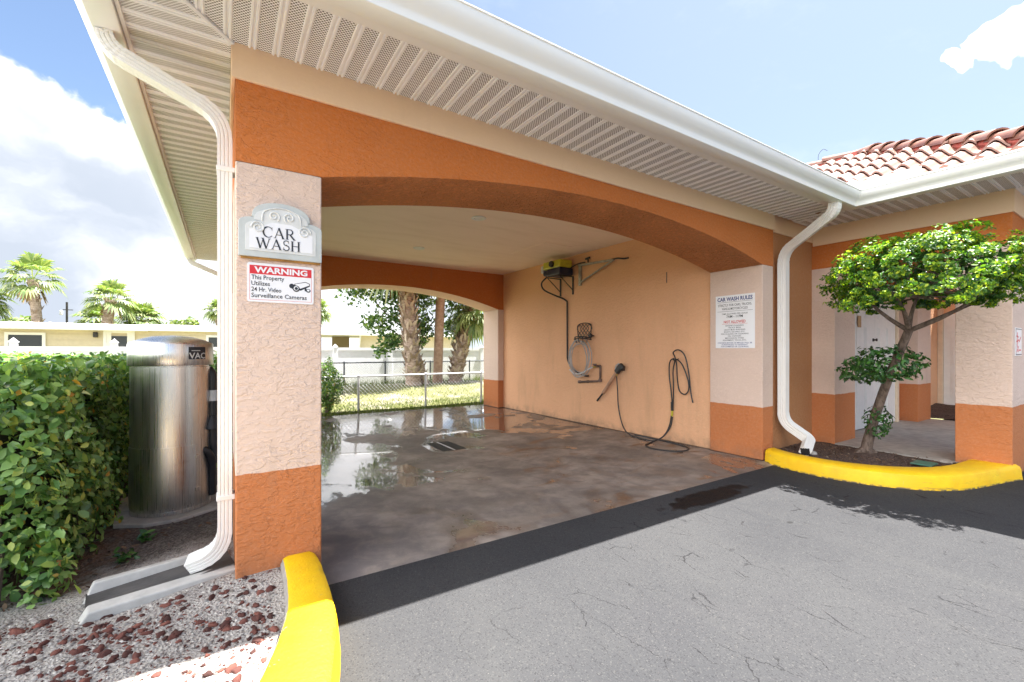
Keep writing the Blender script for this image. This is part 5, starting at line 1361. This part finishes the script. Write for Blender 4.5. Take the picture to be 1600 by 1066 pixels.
b = MB(); b.box(5.9, 12, 20.6, 20.7, 0, 2.12); b.build('wall', M['siding'], CP)
for x in (3.3, 5.6):
    b = MB(); b.tube([(x, 20.4, 0), (x+.25, 20.4, 2.13)], .05, 6); b.build('post', M['roofwhite'], CP)
b = MB(); b.box(-7.10, -7.02, 30.0, 30.08, -.1, 3.95); UP = thing('utility_pole', (-7.06, 30.05, 0), 'thin dark utility pole standing between the two palms behind the house', 'pole'); b.build('pole', M['blackm'], UP)
b = MB(); b.box(-7.32, -7.20, 29.9, 30.05, 3.25, 3.5); b.build('transformer', M['greym'], UP, bevel=.03)
b = MB(); b.box(-7.22, -6.82, 30.02, 30.07, 3.52, 3.56); b.build('crossarm', M['blackm'], UP)
# ---- palms
def fan_frond(V, F, base, dirv_, plen, rad, nseg, droop):
    """costapalmate frond: stiff stalk, fan of narrow folded leaflets bending down at the tips"""
    d = Vector(dirv_).normalized(); up = Vector((0, 0, 1)); side = d.cross(up)
    side = side.normalized() if side.length > .05 else Vector((1, 0, 0))
    nrm = side.cross(d).normalized()
    hub = Vector(base)+d*plen+Vector((0, 0, -droop*plen*.25))
    d2 = (d+Vector((0, 0, -droop*.6))).normalized(); nrm = side.cross(d2).normalized()
    o = len(V); w = .018
    V += [Vector(base)-side*w, Vector(base)+side*w, hub+side*w*.7, hub-side*w*.7]; F.append((o, o+1, o+2, o+3))
    for i in range(nseg):
        a = R(-118+236*(i+.5)/nseg)+random.uniform(-.03, .03)
        t = (d2*math.cos(a)+side*math.sin(a)+nrm*(.28*abs(math.sin(a))-.05)).normalized(); L = rad*(.72+.28*math.cos(a))*random.uniform(.86, 1.05)
        wv_ = t.cross(nrm).normalized()*(rad*1.25/nseg)
        m_ = hub+t*L*.6; e = hub+t*L+Vector((0, 0, -L*(.16+.5*droop*random.uniform(.4, 1))))
        o = len(V); V += [hub, m_-wv_, e, m_+wv_]; F.append((o, o+1, o+2, o+3))
def palm(name, base, top, r0, r1, nf, plen, rad, label, nseg=20, boots=0, dead=6, trunkmat='palmbark', lo=-.75, group=None, bulge=1.0):
    T = thing(name, base, label, 'palm', group or 'palm trees behind the bay and the house')
    base, top = Vector(base), Vector(top); md = base.lerp(top, .5)+Vector(((base.x-top.x)*.12, 0, 0))
    P = spline([base-Vector((0, 0, .1)), md, top], 8); rr = np.interp(np.linspace(0, 1, len(P)), [0, .12, .6, 1], [r0*1.25, r0, (r0+r1)/2*bulge, r1])
    b = MB(); b.tube(P, rr, 12)
    tk = b.build('trunk', M[trunkmat], T, smooth=True)
    if boots:
        b = MB(); L = (top-base).length
        for i in range(boots):
            t = (i+.5)/boots; a = i*2.39996; t = .10+.9*t
            j = min(int(t*(len(P)-1)), len(P)-2); c = P[j].lerp(P[j+1], t*(len(P)-1)-j); r = float(np.interp(t, np.linspace(0, 1, len(P)), rr))
            od = Vector((math.cos(a), math.sin(a), 0)); tn_ = Vector((-math.sin(a), math.cos(a), 0)); w = r*.33
            h = r*random.uniform(.9, 1.5)*(.6+.7*t); q = c+od*r*.93
            for sg in (1, -1):
                e = q+od*(r*.40)+tn_*(sg*r*.55)+Vector((0, 0, h))
                b.add([q-tn_*w*.9, q+tn_*w*.9, e+tn_*w*.35, e-tn_*w*.35, q-od*.0+Vector((0, 0, h*.45))], [(0, 1, 2, 3), (0, 3, 4), (1, 4, 2)])
        b.build('boot', M['boot'], tk); tk.children[0]['kind'] = 'stuff'
    V = []; F = []
    for i in range(nf):
        t = (i+.5)/nf; el = R(82)-t*R(82-math.degrees(math.asin(max(-1, lo)))); a = i*2.39996+random.uniform(-.2, .2)
        d = (math.cos(a)*math.cos(el), math.sin(a)*math.cos(el), math.sin(el))
        fan_frond(V, F, top, d, plen*random.uniform(.8, 1.1), rad*random.uniform(.85, 1.1), nseg, .25+.55*t)
    me = MB(); me.add(V, F); me.build('crown', M['frond'], T)
    if dead:
        V = []; F = []
        for i in range(dead):
            a = i*2.2; d = (math.cos(a)*.5, math.sin(a)*.5, -.8); fan_frond(V, F, top-Vector((0, 0, .1)), d, plen*.6, rad*.7, 12, .5)
        me = MB(); me.add(V, F); me.build('dry_fronds', M['deadfrond'], T)
    return T
palm('palm_tree', (-7.55, 28, 0), (-7.82, 28, 4.80), .19, .20, 24, .85, .74, 'tall sabal palm left of the utility pole behind the yellow house', 18, boots=26, dead=5, lo=-.35)
palm('palm_tree', (-5.35, 28, 0), (-4.95, 28, 4.0), .21, .24, 27, .70, .72, 'stocky sabal palm with round crown right of the utility pole', 18, boots=22, dead=2, lo=-.45)
palm('palm_tree', (-10.2, 29, 0), (-10.0, 29, 3.75), .2, .2, 36, .7, .9, 'palm cut off by the left edge of the photo', 18, lo=-.4, dead=3)
palm('palm_tree', (-4.0, 29.5, 0), (-3.9, 29.5, 3.05), .2, .2, 34, .6, .85, 'low bushy palm just right of the stocky palm', 18, lo=-.5, dead=0)
palm('palm_tree', (-5.9, 30.5, 0), (-5.9, 30.5, 2.95), .2, .2, 28, .6, .8, 'low bushy palm behind and left of the stocky palm', 16, lo=-.5, dead=0)
palm('palm_tree', (-.4, 38, 0), (-.3, 38, 4.35), .2, .2, 30, .6, .75, 'distant palm just left of the white downspout', 14, lo=-.4, dead=2)
palm('palm_tree', (5.9, 34, 0), (5.9, 34, 4.35), .2, .2, 34, .7, .85, 'distant palm above the carport roof', 16, lo=-.5, dead=2)
def far_tree(c, r, label, n=900):
    T = thing('distant_tree', (c[0], c[1], 0), label, 'tree', 'distant trees above the house roof')
    d = unit(rng.normal(size=(n, 3))); P = np.array(c)+d*np.array(r)*rng.uniform(.6, 1.05, (n, 1))*(1+.2*np.sin(d[:, :1]*6))
    V, F = leaf_mesh(P, d+rng.normal(0, .5, d.shape), rng.uniform(.2, .4, n), .5, .2); np_mesh('crown', V, F, M['frond'], T)
    b = MB(); b.tube([(c[0], c[1], 0), (c[0], c[1], c[2])], [.2, .12], 7); b.build('trunk', M['bark'], T)
far_tree((-2.3, 38, 3.0), (1.1, 1, .75), 'distant round tree peeking above the flat white roof')
far_tree((-10.2, 36, 2.8), (.9, 1, .6), 'distant bush tree above the roof at the foot of the tall palm')
# palms framed by the rear arch
palm('palm_tree', (5.0, 10.5, .25), (4.62, 10.5, 4.3), .225, .24, 34, .8, 1.0, 'thick palm trunk covered in crisscross boots, leftmost of three in the rear arch', 22, boots=92, dead=3, lo=-.55)
palm('palm_tree', (5.42, 10.7, .25), (5.02, 10.75, 1.55), .17, .12, 0, .5, .5, 'short leaning dead palm stump fused against the thick palm trunk', 4, boots=22, dead=0)
palm('palm_tree', (6.02, 11.0, .28), (6.22, 11.0, 4.6), .155, .15, 30, .8, 1.0, 'smooth orange brown palm trunk, middle of three in the rear arch', 20, boots=0, dead=2, trunkmat='smoothbark', lo=-.55)
palm('palm_tree', (6.65, 11.0, .28), (7.40, 11.0, 2.75), .215, .25, 34, .55, .72, 'short leaning palm with hanging fronds, rightmost of three in the rear arch', 22, boots=70, dead=0, lo=-.80, bulge=1.1)
# broadleaf tree behind the palms
BT = thing('broadleaf_tree', (5.4, 11.6, .2), 'round leaved green tree growing between the palms behind the bay', 'tree')
b = MB(); b.tube(spline([(5.55, 11.6, .1), (5.5, 11.6, 1.2), (5.4, 11.6, 2.2), (5.2, 11.6, 3.2)], 5), np.linspace(.09, .05, 16), 8)
br = [(4.2, 11.4, 2.2), (3.8, 11.4, 3.2), (4.5, 11.3, 1.5), (6.3, 11.5, 2.0), (6.6, 11.5, 2.9), (5.6, 11.4, 3.6), (5.9, 11.6, 1.6)]
for e in br: b.tube(spline([(5.5, 11.6, 1.0+random.random()*.9), Vector((5.4, 11.55, 1.6)).lerp(Vector(e), .5), e], 4), np.linspace(.04, .01, 9), 6)
b.build('trunk', M['bark'], BT, smooth=True)
Pl = []
for (cx_, cy_, cz_, rx, rz_, n_) in ((3.45, 11.3, 3.25, .75, .55, 330), (4.35, 11.3, 3.15, .8, .6, 400), (4.1, 11.3, 2.2, .55, .42, 300), (4.55, 11.2, 1.65, .5, .36, 260), (4.2, 11.2, 1.35, .3, .26, 90), (4.75, 11.3, 2.5, .55, .5, 300), (5.65, 11.4, 3.1, .65, .65, 420), (5.6, 11.4, 2.15, .50, .55, 420), (6.75, 11.5, 2.2, .42, .5, 260), (6.8, 11.6, 3.2, .7, .6, 300), (5.5, 11.4, 1.65, .3, .3, 110)):
    d = unit(rng.normal(size=(n_, 3))); Pl.append(np.array([cx_, cy_, cz_])+d*rng.uniform(.25, 1.05, (n_, 1))*np.array([rx, .5, rz_]))
Pl = np.vstack(Pl); V, F = leaf_mesh(Pl, rng.normal(0, 1, Pl.shape)+np.array([0, -.6, .6]), rng.uniform(.09, .17, len(Pl)), .55, .15); np_mesh('crown', V, F, M['broadleaf'], BT)
# undergrowth at the fence foot
V1, F1 = blades(2500, 2.6, 10, 11.6, 12.4, .08, .25)
tag(np_mesh('undergrowth', V1, F1, M['grass']), 'tall weeds along the foot of the dark chain link fence', 'weeds', kind='stuff')
